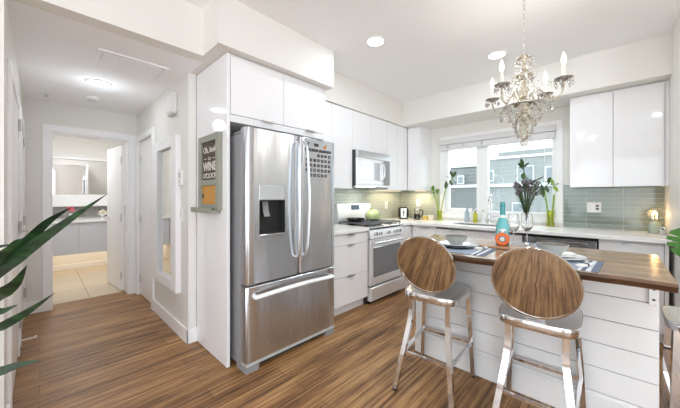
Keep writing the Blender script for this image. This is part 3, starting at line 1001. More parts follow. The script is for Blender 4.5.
t = thing('door_stop', 'white sprung door stop on the baseboard of the left hall wall', 'door stop', (-3.7, -0.116, 0.07))
MB().tube([(-3.7, -0.116, 0.07), (-3.7, -0.03, 0.072)], 0.006, 8).build('spring', 'white_plastic', t)
MB().ball((-3.7, -0.026, 0.075), 0.011, 10).build('tip', 'white_plastic', t)

# ------------------------------------------------------------ bathroom beyond the hall
t = thing('bathroom_vanity', 'floating pale grey bathroom vanity lit from below', 'vanity', (-6.85, 0.5, 0.33))
MB().box(-7.098, -6.625, -0.04, 1.39, 0.335, 0.87).build('body', 'carcass', t)
for a, b in ((-0.04, 0.46), (0.464, 0.93), (0.934, 1.39)):
    MB().box(-6.623, -6.604, a, b, 0.34, 0.862, 0.002).build('door', 'vanity', t)
MB().box(-7.085, -6.58, -0.045, 1.395, 0.872, 0.905, 0.003).build('countertop', 'quartz', t)
MB().box(-7.06, -7.03, -0.03, 1.38, 0.322, 0.334).build('light_strip', 'warmled', t)
area('vanity_strip_lamp', (-6.95, 0.6, 0.315), (0, 0, 0), 0.05, 1.3, 1.0, (1, 0.86, 0.66))
t = thing('bathroom_mirror', 'wide wall mirror with a white lower ledge above the vanity', 'mirror', (-7.1, 0.6, 1.6))
MB().box(-7.099, -7.08, 0.1, 1.38, 1.36, 1.985).build('mirror_glass', 'mirror', t)
MB().box(-7.099, -7.03, 0.04, 1.39, 1.14, 1.355, 0.004).box(-7.099, -7.06, 0.04, 0.1, 1.356, 2.03).box(-7.099, -7.06, 0.1, 1.38, 1.99, 2.03).build('frame', 'trim', t)
t = thing('flower', 'pink blossom standing on the bathroom counter behind the sword leaf', 'flower', (-6.75, 0.37, 0.905))
MB().lathe([(1e-4, 0), (0.03, 0), (0.034, 0.04), (0.022, 0.1), (0.025, 0.12)], (-6.75, 0.37, 0.905), 16, cap=False).build('vase', 'plate', t)
m = MB()
for i in range(9):
    a = i * 2.4
    m.ball((-6.75 + 0.03 * math.cos(a), 0.37 + 0.03 * math.sin(a), 1.08 + 0.02 * (i % 3)), 0.026, 8, 0.8)
m.build('petals', 'pink', t)
MB().tube([(-6.75, 0.37, 0.95), (-6.75, 0.37, 1.08)], 0.005, 6).build('stem', 'leaf', t)
t = thing('trinket_dish', 'small white footed trinket dish at the right of the bathroom counter', 'dish', (-6.75, 0.79, 0.905))
MB().lathe([(1e-4, 0), (0.04, 0), (0.02, 0.02), (0.018, 0.06), (0.07, 0.09), (0.07, 0.1), (1e-4, 0.08)], (-6.75, 0.79, 0.905), 20, cap=False).build('bowl', 'plate', t)
MB().ball((-6.75, 0.77, 1.03), 0.035, 10).ball((-6.75, 0.83, 1.025), 0.03, 10).ball((-6.75, 0.8, 1.06), 0.025, 10).build('filling', 'cream', t)

# ------------------------------------------------------------ stove side uppers and base
UX, UZ0, UZ1 = -2.39, 1.415, 2.415


def unit_x(name, label, y0, y1, z0, z1, xf, splits, group=None, pulls=None, mat='gloss', bottom=0.0):
    """cabinet facing +X"""
    t = thing(name, label, 'cabinet', ((XA + xf) / 2, (y0 + y1) / 2, z0), group)
    MB().box(XA + 0.012, xf - 0.021, y0, y1, z0, z1).build('body', 'carcass', t)
    ys = [y0] + splits + [y1]
    for a, b in zip(ys, ys[1:]):
        MB().box(xf - 0.019, xf, a + 0.0015, b - 0.0015, z0 + 0.001, z1 - 0.002, 0.0015).build('door', mat, t)
    return t


unit_x('upper_cabinet', 'white wall cabinet between fridge housing and microwave', 2.06, 2.737, UZ0, UZ1, UX, [2.363])
unit_x('upper_cabinet', 'short white wall cabinet directly above the microwave', 2.739, 3.527, 1.915, UZ1, UX, [3.127])
unit_x('upper_cabinet', 'white wall cabinet right of the microwave in the corner', 3.529, 4.075, UZ0, UZ1, UX, [3.788, 3.97])
t = thing('corner_wall_cabinet', 'narrow white wall cabinet on the window wall left of the window', 'cabinet', (-2.27, 4.26, UZ0))
MB().box(-2.386, -2.163, 4.102, YB - 0.002, UZ0, UZ1 - 0.012).box(-2.386, -2.163, 4.09, YB - 0.002, UZ1 - 0.012, UZ1).build('body', 'gloss', t)
MB().box(-2.384, -2.166, 4.08, 4.1, UZ0 + 0.001, UZ1 - 0.022, 0.0015).build('door', 'gloss', t)

dt = thing('drawer_base_cabinet', 'white base cabinet with three drawers between fridge and stove', 'cabinet', (-2.45, 2.38, 0))
MB().box(XA + 0.002, -2.162, 2.022, 2.735, 0.1, 0.904).box(XA + 0.002, -2.21, 2.022, 2.735, 0.0, 0.1).build('body', 'carcass', dt)
for a, b in ((0.113, 0.424), (0.428, 0.772), (0.776, 0.885)):
    d = MB().box(-2.16, -2.14, 2.024, 2.733, a, b, 0.0015).build('drawer', 'satin', dt)
    MB().box(-2.15, -2.115, 2.365, 2.475, b, b + 0.003).box(-2.118, -2.114, 2.365, 2.475, b - 0.008, b + 0.003).build('edge_pull', 'nickel', d)

CZ0, CZ1 = 0.905, 0.945
tag(MB().box(XA + 0.001, -2.115, 2.022, 2.738, CZ0, CZ1, 0.004).build('countertop', 'quartz', loc=(-2.4, 2.4, CZ0)), 'short white quartz countertop between fridge and stove', 'countertop')

# ------------------------------------------------------------ stove
sv = thing('gas_range', 'stainless steel gas range with five burners and knobs', 'stove', (-2.4, 3.12, 0))
Y0, Y1 = 2.752, 3.487
MB().box(-2.735, -2.16, Y0, Y1, 0.03, 0.925).build('body', 'darkgrey', sv)
MB().box(-2.2, -2.15, Y0 + 0.02, Y1 - 0.02, 0.0, 0.04).build('toe_base', 'black', sv)
MB().box(-2.16, -2.105, Y0, Y1, 0.04, 0.205, 0.006).build('storage_drawer', 'steel_light', sv)
od = MB().box(-2.16, -2.115, Y0, Y1, 0.225, 0.795, 0.006).build('oven_door', 'steel_light', sv)
MB().box(-2.118, -2.108, Y0 + 0.06, Y1 - 0.055, 0.325, 0.69, 0.004).build('window', 'ovenglass', od)
mm = MB().tube([(-2.06, Y0 + 0.02, 0.752), (-2.052, (Y0 + Y1) / 2, 0.752), (-2.06, Y1 - 0.02, 0.752)], 0.016, 12)
for y in (Y0 + 0.035, Y1 - 0.035):
    mm.box(-2.12, -2.058, y - 0.012, y + 0.012, 0.738, 0.766, 0.004)
mm.build('handle', 'steel_h', od)
cp = MB().prism([(-2.17, 0.805), (-2.105, 0.805), (-2.125, 0.905), (-2.17, 0.905)], Y0, Y1, Matrix(((1, 0, 0), (0, 0, 1), (0, 1, 0)))).build('control_panel', 'steel_light', sv)
for i, y in enumerate((2.85, 2.945, 3.12, 3.29, 3.385)):
    mt = Matrix.Rotation(R(-11), 3, 'Y') @ Matrix.Rotation(PI / 2, 3, 'Y')
    kb = MB().lathe([(1e-4, 0), (0.026, 0), (0.026, 0.006), (0.019, 0.01), (0.018, 0.034), (1e-4, 0.036)], (-2.117, y, 0.856), 18, mt, cap=False).build('knob', 'steel_h', sv)
    MB().box(-2.09, -2.076, y - 0.004, y + 0.004, 0.838, 0.876, 0.002).build('grip', 'darkgrey', kb)
ct = MB().box(-2.735, -2.108, Y0, Y1, 0.925, 0.944, 0.006).build('cooktop', 'steel_h', sv)
for bx, by in ((-2.28, 2.9), (-2.55, 2.9), (-2.42, 3.12), (-2.28, 3.34), (-2.55, 3.34)):
    MB().lathe([(1e-4, 0.944), (0.05, 0.944), (0.045, 0.952), (0.03, 0.953), (0.03, 0.96), (1e-4, 0.962)], (bx, by, 0), 18, cap=False).build('burner', 'black', sv)
for a, b in ((Y0 + 0.015, 2.998), (3.004, 3.236), (3.242, Y1 - 0.015)):
    g = MB()
    z0, z1 = 0.966, 0.98
    for y in (a, b - 0.012):
        g.box(-2.66, -2.14, y, y + 0.012, z0, z1, 0.003)
    for x in (-2.66, -2.41, -2.152):
        g.box(x, x + 0.012, a, b, z0, z1, 0.003)
    ym = (a + b) / 2
    g.box(-2.66, -2.14, ym - 0.005, ym + 0.005, z0, z1, 0.003)
    for x in (-2.55, -2.28):
        g.box(x - 0.005, x + 0.005, a, b, z0, z1, 0.003)
    for x in (-2.655, -2.157):
        for y in (a, b - 0.012):
            g.box(x, x + 0.012, y, y + 0.012, 0.944, z0)
    g.build('grate', 'cast', sv)
bgd = MB().prism([(-2.735, 0.944), (-2.655, 0.944), (-2.655, 1.06), (-2.675, 1.215), (-2.735, 1.215)], Y0, Y1, Matrix(((1, 0, 0), (0, 0, 1), (0, 1, 0)))).build('backguard', 'steel_light', sv)
MB().prism([(-2.662, 1.13), (-2.656, 1.13), (-2.664, 1.195), (-2.67, 1.195)], 3.03, 3.2, Matrix(((1, 0, 0), (0, 0, 1), (0, 1, 0)))).build('display', 'screen', bgd)

t = thing('skillet', 'black skillet resting on the rear left stove grate', 'pan', (-2.55, 2.93, 0.98))
MB().lathe([(1e-4, 0.98), (0.1, 0.98), (0.125, 1.02), (0.128, 1.02), (0.104, 0.976), (1e-4, 0.976)][::-1], (-2.5, 2.93, 0.0055), 28, cap=False).build('body', 'black', t)
MB().bar([(-2.43, 2.84, 1.02), (-2.37, 2.78, 1.037), (-2.33, 2.74, 1.037)], 0.02, 0.01).build('handle', 'black', t)
t = thing('gourd_pot', 'pale green gourd shaped pot on the right stove grate', 'pot', (-2.45, 3.28, 0.98))
MB().lathe([(1e-4, 0.0), (0.06, 0.0), (0.10, 0.025), (0.107, 0.06), (0.101, 0.095), (0.082, 0.125), (0.055, 0.145), (0.025, 0.156), (1e-4, 0.158)], (-2.45, 3.24, 0.981), 28, cap=False).build('body', 'gourd', t)
MB().tube([(-2.45, 3.235, 1.13), (-2.445, 3.20, 1.155), (-2.435, 3.165, 1.155)], [0.012, 0.009, 0.007], 8).build('stalk', 'stem', t)

# microwave
mw = thing('microwave', 'stainless over the range microwave hung under the wall cabinet', 'microwave', (-2.5, 3.12, 1.445))
MB().box(-2.735, -2.352, Y0 - 0.005, Y1, 1.45, 1.912, 0.003).build('body', 'darkgrey', mw)
md = MB().box(-2.35, -2.325, Y0 - 0.003, 3.33, 1.475, 1.815, 0.005).build('door', 'steel_light', mw)
MB().box(-2.327, -2.321, 2.83, 3.235, 1.53, 1.775, 0.004).build('window', 'mwglass', md)
MB().tube(smoothpath([(-2.325, 3.285, 1.52), (-2.285, 3.285, 1.56), (-2.275, 3.285, 1.65), (-2.285, 3.285, 1.75), (-2.325, 3.285, 1.79)], 5), 1.0, prof=[(0.014 * math.cos(2 * PI * i / 10), 0.01 * math.sin(2 * PI * i / 10)) for i in range(10)], up=(1, 0, 0)).build('handle', 'steel_h', md)
MB().box(-2.35, -2.325, 3.333, Y1, 1.475, 1.815, 0.004).build('control_panel', 'applgrey', mw)
MB().box(-2.35, -2.322, Y0 - 0.003, Y1, 1.818, 1.91, 0.006).build('vent_panel', 'steel_h', mw)
MB().box(-2.36, -2.33, Y0, Y1, 1.445, 1.474, 0.003).build('bottom_trim', 'steel_light', mw)
MB().box(-2.52, -2.40, 2.95, 3.25, 1.447, 1.451).build('added_cooktop_lamp', 'led', mw)  # lit panel added under the microwave to brighten stove and backsplash
area('added_cooktop_lamp', (-2.46, 3.1, 1.44), (0, 0, 0), 0.12, 0.3, 1.5, (1, 0.93, 0.82))

# ------------------------------------------------------------ corner and window side base run
BY = 3.78


def unit_y(name, label, x0, x1, splits, z0=0.1, z1=0.9, group=None, ztop=0.904):
    t = thing(name, label, 'cabinet', ((x0 + x1) / 2, 4.1, 0), group)
    MB().box(x0, x1, BY + 0.021, YB - 0.002, z0, ztop).box(x0, x1, BY + 0.07, YB - 0.002, 0, z0).build('body', 'carcass', t)
    xs = [x0] + splits + [x1]
    for a, b in zip(xs, xs[1:]):
        d = MB().box(a + 0.0015, b - 0.0015, BY, BY + 0.019, z0 + 0.004, 0.875, 0.0015).build('door', 'satin', t)
        xm = (a + b) / 2
        if b - a > 0.25:
            MB().box(xm - 0.055, xm + 0.055, BY - 0.022, BY + 0.01, 0.875, 0.878).box(xm - 0.055, xm + 0.055, BY - 0.025, BY - 0.021, 0.866, 0.878).build('edge_pull', 'nickel', d)
    return t


cf = thing('corner_base_cabinet', 'white filler cabinet in the corner right of the stove', 'cabinet', (-2.4, 3.65, 0))
MB().box(XA + 0.002, -2.162, 3.495, YB - 0.002, 0.0, 0.904).build('body', 'carcass', cf)
MB().box(-2.16, -2.14, 3.497, 3.776, 0.104, 0.885, 0.0015).build('door', 'satin', cf)
unit_y('base_cabinet', 'white base cabinet below the coffee press and green stems', -2.13, -1.773, [])
unit_y('sink_base_cabinet', 'white sink base cabinet under the kitchen window', -1.77, -0.74, [-1.26], ztop=0.735)
dw = thing('dishwasher', 'stainless dishwasher front with black edge under the window counter', 'dishwasher', (-0.42, 4.1, 0))
MB().box(-0.737, -0.1, BY + 0.02, YB - 0.02, 0.05, 0.9).build('body', 'black', dw)
dd = MB().box(-0.725, -0.112, BY - 0.006, BY + 0.02, 0.1, 0.872, 0.004).build('door', 'steel_h', dw)
MB().box(-0.66, -0.18, BY - 0.03, BY - 0.018, 0.825, 0.842, 0.004).box(-0.64, -0.62, BY - 0.02, BY - 0.005, 0.827, 0.84).box(-0.22, -0.2, BY - 0.02, BY - 0.005, 0.827, 0.84).build('handle', 'steel_h', dd)
unit_y('base_cabinet', 'white base cabinet at the right end below the globe lamp', -0.097, 0.33, [])
tag(MB().box(0.332, 0.358, BY, YB - 0.002, 0, 0.904, 0.002).build('end_panel', 'satin', loc=(0.345, 4.1, 0)), 'narrow white end panel closing the counter run at the right wall', 'panel')

ctop = MB()
ctop.box(XA + 0.001, -2.115, 3.492, 3.72, CZ0, CZ1, 0.004).box(XA + 0.001, -1.62, 3.715, YB - 0.001, CZ0, CZ1, 0.004)
ctop.box(-1.62, -0.95, 3.715, 3.87, CZ0, CZ1, 0.004).box(-1.62, -0.95, 4.2, YB - 0.001, CZ0, CZ1, 0.004).box(-0.95, 0.372, 3.715, YB - 0.001, CZ0, CZ1, 0.004)
tag(ctop.build('countertop', 'quartz', loc=(-1.2, 4.1, CZ0)), 'long white quartz countertop running under the kitchen window', 'countertop')
sk = MB()
sk.box(-1.617, -1.6, 3.873, 4.197, 0.76, 0.935).box(-0.97, -0.953, 3.873, 4.197, 0.76, 0.935).box(-1.6, -0.97, 3.873, 3.89, 0.76, 0.935).box(-1.6, -0.97, 4.18, 4.197, 0.76, 0.935).box(-1.6, -0.97, 3.89, 4.18, 0.745, 0.76)
tag(sk.build('sink', 'steel_side', loc=(-1.28, 4.03, 0.76)), 'stainless undermount sink set into the window counter', 'sink')

# backsplashes
bs = MB().box(XA, XA + 0.008, 2.02, YB, CZ1, UZ0 + 0.02)
struct(bs, 'trim_7', 'tileA', 'glass tile backsplash behind the stove')
struct(MB().box(XA + 0.008, -2.02, YB - 0.008, YB, CZ1, UZ0 + 0.02), 'trim_8', 'tileC', 'glass tile backsplash left of the window')
struct(MB().box(-0.436, 0.39, YB - 0.008, YB, CZ1, 1.455), 'trim_9', 'tileB', 'sage glass tile backsplash right of the window')

# right uppers
t = thing('upper_cabinet', 'wide two door white wall cabinet right of the window', 'cabinet', (0, 4.26, 1.417))
MB().box(-0.345, 0.366, 4.102, YB - 0.01, 1.43, UZ1).box(0.366, 0.389, 4.09, YB - 0.01, 1.417, UZ1).build('body', 'carcass', t)
for a, b in ((-0.343, 0.004), (0.008, 0.357)):
    MB().box(a, b, 4.08, 4.1, 1.417, 2.395, 0.0015).build('door', 'gloss', t)
# under-cabinet light strips, part of the kitchen's lamps
for nm, lb, (a0, a1, b0, b1), lamp in (
        ('under_cabinet_light', 'warm light strip under the corner cabinet by the toaster', (-2.66, -2.64, 3.56, 4.3), (-2.62, 3.9, 1.398, 0.03, 0.7)),
        ('under_cabinet_light', 'warm light strip under the window wall corner cabinet', (-2.38, -2.18, 4.3, 4.32), (-2.3, 4.3, 1.398, 0.25, 0.03))):
    t = thing(nm, lb, 'light strip', ((a0 + a1) / 2, (b0 + b1) / 2, 1.405))
    MB().box(a0, a1, b0, b1, 1.409, 1.415).build('housing', 'white_plastic', t)
    MB().box(a0 + 0.003, a1 - 0.003, b0 + 0.003, b1 - 0.003, 1.405, 1.409).build('diffuser', 'warmled', t)
    area('under_cabinet_lamp', lamp[:3], (0, 0, 0), lamp[3], lamp[4], 2.0, (1, 0.8, 0.54))

# roller blind cassette
t = thing('window_blind', 'pale roller blind rolled up at the top of the kitchen window', 'blind', (-1.25, 4.4, 2.04))
MB().box(-1.995, -0.5, YB - 0.07, YB - 0.021, 2.13, 2.205, 0.006).build('cassette', 'blind', t)
MB().box(-1.985, -0.51, YB - 0.06, YB - 0.025, 2.035, 2.125, 0.01).build('rolled_fabric', 'blind', t)
for x in (-1.86, -1.62, -1.36, -0.8):
    MB().box(x - 0.015, x + 0.015, YB - 0.075, YB - 0.06, 2.07, 2.12, 0.003).build('clip', 'grey_plastic', t)
MB().tube([(-0.62, YB - 0.055, 2.05), (-0.62, YB - 0.055, 1.3)], 0.0025, 6).build('pull_cord', 'white_plastic', t)

# ------------------------------------------------------------ things on the window counter
t = thing('faucet', 'chrome gooseneck faucet at the sink', 'faucet', (-1.24, 4.3, CZ1))
MB().lathe([(1e-4, 0), (0.028, 0), (0.028, 0.006), (0.018, 0.014), (0.015, 0.12)], (-1.24, 4.3, CZ1), 18, cap=False).build('base', 'chrome', t)
MB().tube(smoothpath([(-1.24, 4.3, 1.05), (-1.24, 4.3, 1.22), (-1.235, 4.29, 1.29), (-1.21, 4.25, 1.335), (-1.18, 4.19, 1.31), (-1.17, 4.165, 1.23)], 6), 0.0125, 12).build('spout', 'chrome', t)
MB().tube([(-1.17, 4.165, 1.235), (-1.168, 4.16, 1.14)], [0.016, 0.019], 12).build('spray_head', 'chrome', t)
MB().tube([(-1.24, 4.3, 1.03), (-1.17, 4.285, 1.035), (-1.13, 4.28, 1.05)], [0.01, 0.008, 0.006], 8).build('lever', 'chrome', t)


def pump_bottle(label, x, y, r, h, mat, capm, group):
    t = thing('soap_bottle', label, 'bottle', (x, y, CZ1))
    MB().lathe([(1e-4, 0), (r * 0.95, 0), (r, 0.008), (r, h * 0.72), (r * 0.5, h * 0.86), (r * 0.4, h * 0.9)], (x, y, CZ1), 18, cap=True).build('body', mat, t)
    MB().cyl((x, y, CZ1 + h * 0.88), r * 0.42, h * 0.08, 12).tube([(x, y, CZ1 + h * 0.95), (x, y, CZ1 + h * 1.08)], r * 0.14, 6).tube([(x, y, CZ1 + h * 1.07), (x + r * 0.9, y - r * 0.6, CZ1 + h * 1.05)], r * 0.2, 6).build('pump', capm, t)


pump_bottle('clear pale blue soap bottle, first left of the faucet row', -1.545, 4.32, 0.032, 0.19, 'soapblue', 'black', '')
pump_bottle('white soap bottle with black pump between blue and yellow bottles', -1.465, 4.34, 0.03, 0.19, 'plate', 'black', '')
pump_bottle('yellow green soap bottle beside the faucet', -1.415, 4.28, 0.03, 0.17, 'yellow', 'black', '')
pump_bottle('white lidded soap bottle nearest the faucet', -1.325, 4.32, 0.03, 0.17, 'white_plastic', 'grey_plastic', '')

t = thing('toaster', 'steel and black slice toaster in the counter corner', 'toaster', (-2.55, 4.2, CZ1))
tm = Matrix.Translation((-2.55, 4.22, CZ1)) @ Matrix.Rotation(R(35), 4, 'Z')
MB().box(-0.085, 0.085, -0.12, 0.13, 0.012, 0.2, 0.05, 5, mat=tm).build('body', 'black', t)
MB().box(-0.046, 0.046, -0.128, -0.115, 0.022, 0.178, 0.012, 3, mat=tm).build('front_panel', 'steel_light', t)
MB().box(-0.006, 0.006, -0.131, -0.127, 0.05, 0.15, mat=tm).box(-0.02, 0.02, -0.145, -0.127, 0.11, 0.124, 0.004, mat=tm).build('lever', 'black', t)
MB().box(-0.05, -0.02, -0.08, 0.09, 0.197, 0.203, mat=tm).box(0.02, 0.05, -0.08, 0.09, 0.197, 0.203, mat=tm).build('slot', 'rubber', t)
MB().box(-0.07, 0.07, -0.1, 0.11, 0.0, 0.014, mat=tm).build('base', 'black', t)

t = thing('french_press', 'glass french press coffee maker with black handle beside the toaster', 'coffee press', (-2.31, 4.25, CZ1))
px, py = -2.31, 4.25
MB().lathe([(0.05, 0.012), (0.05, 0.165), (0.047, 0.165), (0.047, 0.016), (1e-4, 0.016), (1e-4, 0.012)], (px, py, CZ1), 22, cap=False).build('beaker', 'glass', t)
MB().cyl((px, py, CZ1 + 0.0165), 0.0465, 0.075, 20).build('coffee', pm('dark_coffee', srgb(50, 36, 28), 0.1, vary=0.1), t)
MB().cyl((px, py, CZ1), 0.056, 0.012, 22).build('base', 'black', t)
MB().lathe([(0.053, 0.166), (0.053, 0.176), (0.02, 0.186), (0.006, 0.19), (0.006, 0.205), (0.014, 0.21), (0.014, 0.222), (1e-4, 0.226)], (px, py, CZ1), 20).build('lid', 'chrome', t)
MB().tube(smoothpath([(px + 0.048, py, CZ1 + 0.155), (px + 0.095, py, CZ1 + 0.15), (px + 0.1, py, CZ1 + 0.09), (px + 0.05, py, CZ1 + 0.035)], 6), 0.009, 8).build('handle', 'black', t)


def jar(label, x, y, r, h, mat, lid):
    t = thing('candle_jar', label, 'jar', (x, y, CZ1))
    MB().lathe([(1e-4, 0), (r, 0), (r * 1.05, 0.01), (r * 1.05, h), (r * 0.95, h), (r * 0.95, h - 0.012), (1e-4, h - 0.012)], (x, y, CZ1), 20, cap=False).build('body', mat, t)
    MB().lathe([(r * 1.0, 0), (r * 1.0, 0.01), (1e-4, 0.012)], (x, y, CZ1 + h), 20).build('lid', lid, t)


jar('yellow candle jar next to the coffee press', -2.175, 4.28, 0.042, 0.062, 'candlewax', 'nickel')
jar('cream lidded jar between yellow candle and green stem vase', -2.07, 4.26, 0.048, 0.07, 'cream', 'white_plastic')


def glass_vase(name, label, x, y, r, h, mat):
    t = thing(name, label, 'vase', (x, y, CZ1))
    MB().lathe([(1e-4, 0), (r, 0), (r * 1.02, 0.01), (r * 0.86, h * 0.5), (r * 1.0, h), (r * 0.93, h), (r * 0.8, h * 0.5), (r * 0.92, 0.014), (1e-4, 0.012)], (x, y, CZ1), 22, cap=False).build('body', mat, t)
    return t


# left vase with lime stems
glass_vase('bud_vase', 'yellow tinted glass vase with lime stems left of the window', -1.945, 4.29, 0.042, 0.15, 'yellowglass')
t = thing('leafy_stem', 'lime green leafy stems standing in the vase left of the window', 'plant', (-1.945, 4.29, CZ1 + 0.02))
m = MB()
for e in ((-2.05, 4.27, 1.42), (-1.99, 4.30, 1.36), (-1.84, 4.27, 1.42)):
    m.tube(bez((-1.945 + (e[0] + 1.945) * 0.1, 4.29, CZ1 + 0.02), (-1.945 + (e[0] + 1.945) * 0.3, 4.29, 1.2), e, 8), 0.008, 7)
m.tube(bez((-1.84, 4.27, 1.42), (-1.8, 4.25, 1.5), (-1.72, 4.24, 1.6), 6), 0.004, 6)
m.build('stems', 'stem', t)
for bs_, tp, wd in (((-2.05, 4.27, 1.40), (-2.13, 4.25, 1.50), 0.05), ((-2.05, 4.27, 1.41), (-2.02, 4.22, 1.49), 0.05), ((-1.99, 4.3, 1.35), (-2.1, 4.26, 1.36), 0.045), ((-1.99, 4.3, 1.36), (-1.95, 4.22, 1.44), 0.045), ((-2.04, 4.27, 1.4), (-2.0, 4.2, 1.36), 0.04), ((-2.0, 4.28, 1.33), (-2.07, 4.22, 1.28), 0.04)):
    leafshape(MB(), bs_, tp, wd).build('leaf', 'leaf', t)
for bs_, tp, wd in (((-1.84, 4.27, 1.42), (-1.80, 4.2, 1.55), 0.05), ((-1.72, 4.24, 1.6), (-1.64, 4.2, 1.52), 0.06), ((-1.72, 4.24, 1.6), (-1.66, 4.2, 1.69), 0.06), ((-1.74, 4.24, 1.59), (-1.82, 4.2, 1.63), 0.05), ((-1.76, 4.24, 1.57), (-1.7, 4.16, 1.47), 0.05), ((-1.72, 4.24, 1.6), (-1.72, 4.15, 1.7), 0.05)):
    leafshape(MB(), bs_, tp, wd).build('leaf', 'leaf_mid', t)

# bouquet in clear vase
glass_vase('glass_vase', 'clear glass vase holding the violet bouquet behind the wine glasses', -0.768, 4.12, 0.05, 0.2, 'glass')
t = thing('flower_bouquet', 'bouquet of dusty violet flowers in the clear vase at the window', 'flowers', (-0.768, 4.12, CZ1 + 0.02))
m = MB()
rnd = random.Random(3)
heads = []
for i in range(58):
    a = rnd.uniform(0, 2 * PI)
    rr = 0.13 * math.sqrt(rnd.random())
    e = Vector((-0.768 + rr * math.cos(a), 4.12 + 0.8 * rr * math.sin(a), 1.33 + 0.16 * rnd.random() + 0.05 * (1 - rr / 0.13)))
    heads.append(e)
    m.tube(bez((-0.768 + 0.1 * (e.x + 0.768), 4.12 + 0.1 * (e.y - 4.12), CZ1 + 0.03), (-0.768 + 0.15 * (e.x + 0.768), 4.12 + 0.15 * (e.y - 4.12), 1.2), e, 6), 0.0028, 5)
m.build('stems', 'stem_dark', t)
for e in heads:
    m = MB()
    for q in range(4):
        o = Vector((rnd.uniform(-1, 1), rnd.uniform(-1, 1), rnd.uniform(-1, 1))) * 0.016
        m.ball(e + o, rnd.uniform(0.009, 0.015), 6)
    m.build('flower_head', 'blossom', t)
for i in range(26):
    a = rnd.uniform(0, 2 * PI)
    z = rnd.uniform(1.13, 1.4)
    rr = 0.02 + 0.3 * max(0, z - 1.12)
    p = Vector((-0.768 + rr * math.cos(a), 4.12 + 0.8 * rr * math.sin(a), z))
    leafshape(MB(), p, p + Vector((0.05 * math.cos(a), 0.05 * math.sin(a), 0.05)), 0.02).build('leaf', 'stem_dark', t)

# right vase with the tall lily stem
glass_vase('bud_vase', 'yellow green glass vase at the right end of the window sill', -0.555, 4.36, 0.043, 0.2, 'yellowglass')
t = thing('lily_stem', 'tall drooping lily stems leaning over the bouquet from the right vase', 'plant', (-0.555, 4.36, CZ1 + 0.02))
MB().tube(smoothpath([(-0.545, 4.36, CZ1 + 0.02), (-0.53, 4.35, 1.15), (-0.515, 4.34, 1.34)], 5), 0.010, 8).tube(smoothpath([(-0.565, 4.36, CZ1 + 0.02), (-0.595, 4.35, 1.25), (-0.62, 4.34, 1.42)], 5), 0.009, 8).build('stems', 'stem', t)
MB().tube(smoothpath([(-0.62, 4.34, 1.41), (-0.66, 4.3, 1.5), (-0.74, 4.26, 1.52), (-0.8, 4.24, 1.58), (-0.82, 4.24, 1.7)], 5), 0.006, 7).tube(smoothpath([(-0.62, 4.34, 1.42), (-0.57, 4.31, 1.47), (-0.51, 4.29, 1.45)], 4), 0.005, 7).build('branch', 'stem_dark', t)
for bs_, tp, wd in (((-0.82, 4.24, 1.69), (-0.835, 4.2, 1.80), 0.05), ((-0.82, 4.24, 1.68), (-0.75, 4.18, 1.74), 0.045), ((-0.81, 4.24, 1.64), (-0.9, 4.19, 1.56), 0.06), ((-0.82, 4.24, 1.68), (-0.92, 4.2, 1.70), 0.05), ((-0.82, 4.24, 1.62), (-0.80, 4.16, 1.52), 0.055), ((-0.82, 4.24, 1.66), (-0.86, 4.18, 1.75), 0.055)):
    leafshape(MB(), bs_, tp, wd).build('leaf', 'leaf_mid', t)
for bs_, tp, wd in (((-0.66, 4.3, 1.5), (-0.7, 4.22, 1.37), 0.05), ((-0.7, 4.28, 1.51), (-0.6, 4.21, 1.56), 0.045), ((-0.64, 4.32, 1.47), (-0.61, 4.24, 1.3), 0.05), ((-0.62, 4.34, 1.42), (-0.66, 4.26, 1.33), 0.045), ((-0.57, 4.31, 1.47), (-0.54, 4.22, 1.55), 0.045), ((-0.6, 4.32, 1.45), (-0.56, 4.24, 1.36), 0.045)):
    leafshape(MB(), bs_, tp, wd).build('leaf', 'stem_dark', t)
for bs_, tp, wd in (((-0.51, 4.29, 1.45), (-0.47, 4.23, 1.37), 0.05), ((-0.51, 4.29, 1.45), (-0.46, 4.26, 1.48), 0.045), ((-0.52, 4.29, 1.45), (-0.53, 4.23, 1.53), 0.04)):
    leafshape(MB(), bs_, tp, wd).build('leaf', 'stem', t)

# globe lamp
t = thing('globe_lamp', 'small table lamp with lit clear globe bulb on sage base', 'lamp', (0.308, 4.26, CZ1))
lx, ly = 0.308, 4.26
MB().lathe([(1e-4, 0), (0.041, 0), (0.044, 0.006), (0.044, 0.085), (0.038, 0.105), (0.028, 0.112), (0.025, 0.125), (1e-4, 0.125)], (lx, ly, CZ1), 26, cap=False).build('base', 'sage', t)
MB().lathe([(0.02, 0.125), (0.022, 0.14), (0.05, 0.15), (0.07, 0.178), (0.073, 0.205), (0.062, 0.235), (0.036, 0.255), (1e-4, 0.262)], (lx, ly, CZ1), 28, cap=False).build('globe_bulb', 'globe', t)
MB().tube([(lx - 0.012, ly, CZ1 + 0.15), (lx - 0.015, ly, CZ1 + 0.2), (lx, ly, CZ1 + 0.225), (lx + 0.015, ly, CZ1 + 0.2), (lx + 0.012, ly, CZ1 + 0.15)], 0.003, 6).build('filament', 'filament', t)
pl = bpy.data.lights.new('globe_lamp_light', 'POINT')
pl.energy = 0.7
pl.color = (1, 0.62, 0.28)
pl.shadow_soft_size = 0.02
po = bpy.data.objects.new('globe_lamp_light', pl)
COL.objects.link(po)
po.location = (lx, ly, CZ1 + 0.2)
t = thing('glass_ornament', 'small clear glass ornament beside the globe lamp', 'ornament', (0.35, 4.12, CZ1))
MB().lathe([(1e-4, 0), (0.022, 0), (0.026, 0.012), (0.02, 0.03), (0.012, 0.04), (1e-4, 0.043)], (0.35, 4.12, CZ1), 16, cap=False).build('base', 'grey_plastic', t)
MB().lathe([(0.016, -0.004), (0.02, 0), (0.016, 0.004), (0.012, 0), (0.016, -0.004)], (0.35, 4.12, CZ1 + 0.058), 16, Matrix.Rotation(PI / 2, 3, 'X'), cap=False).build('ring', 'chrome', t)

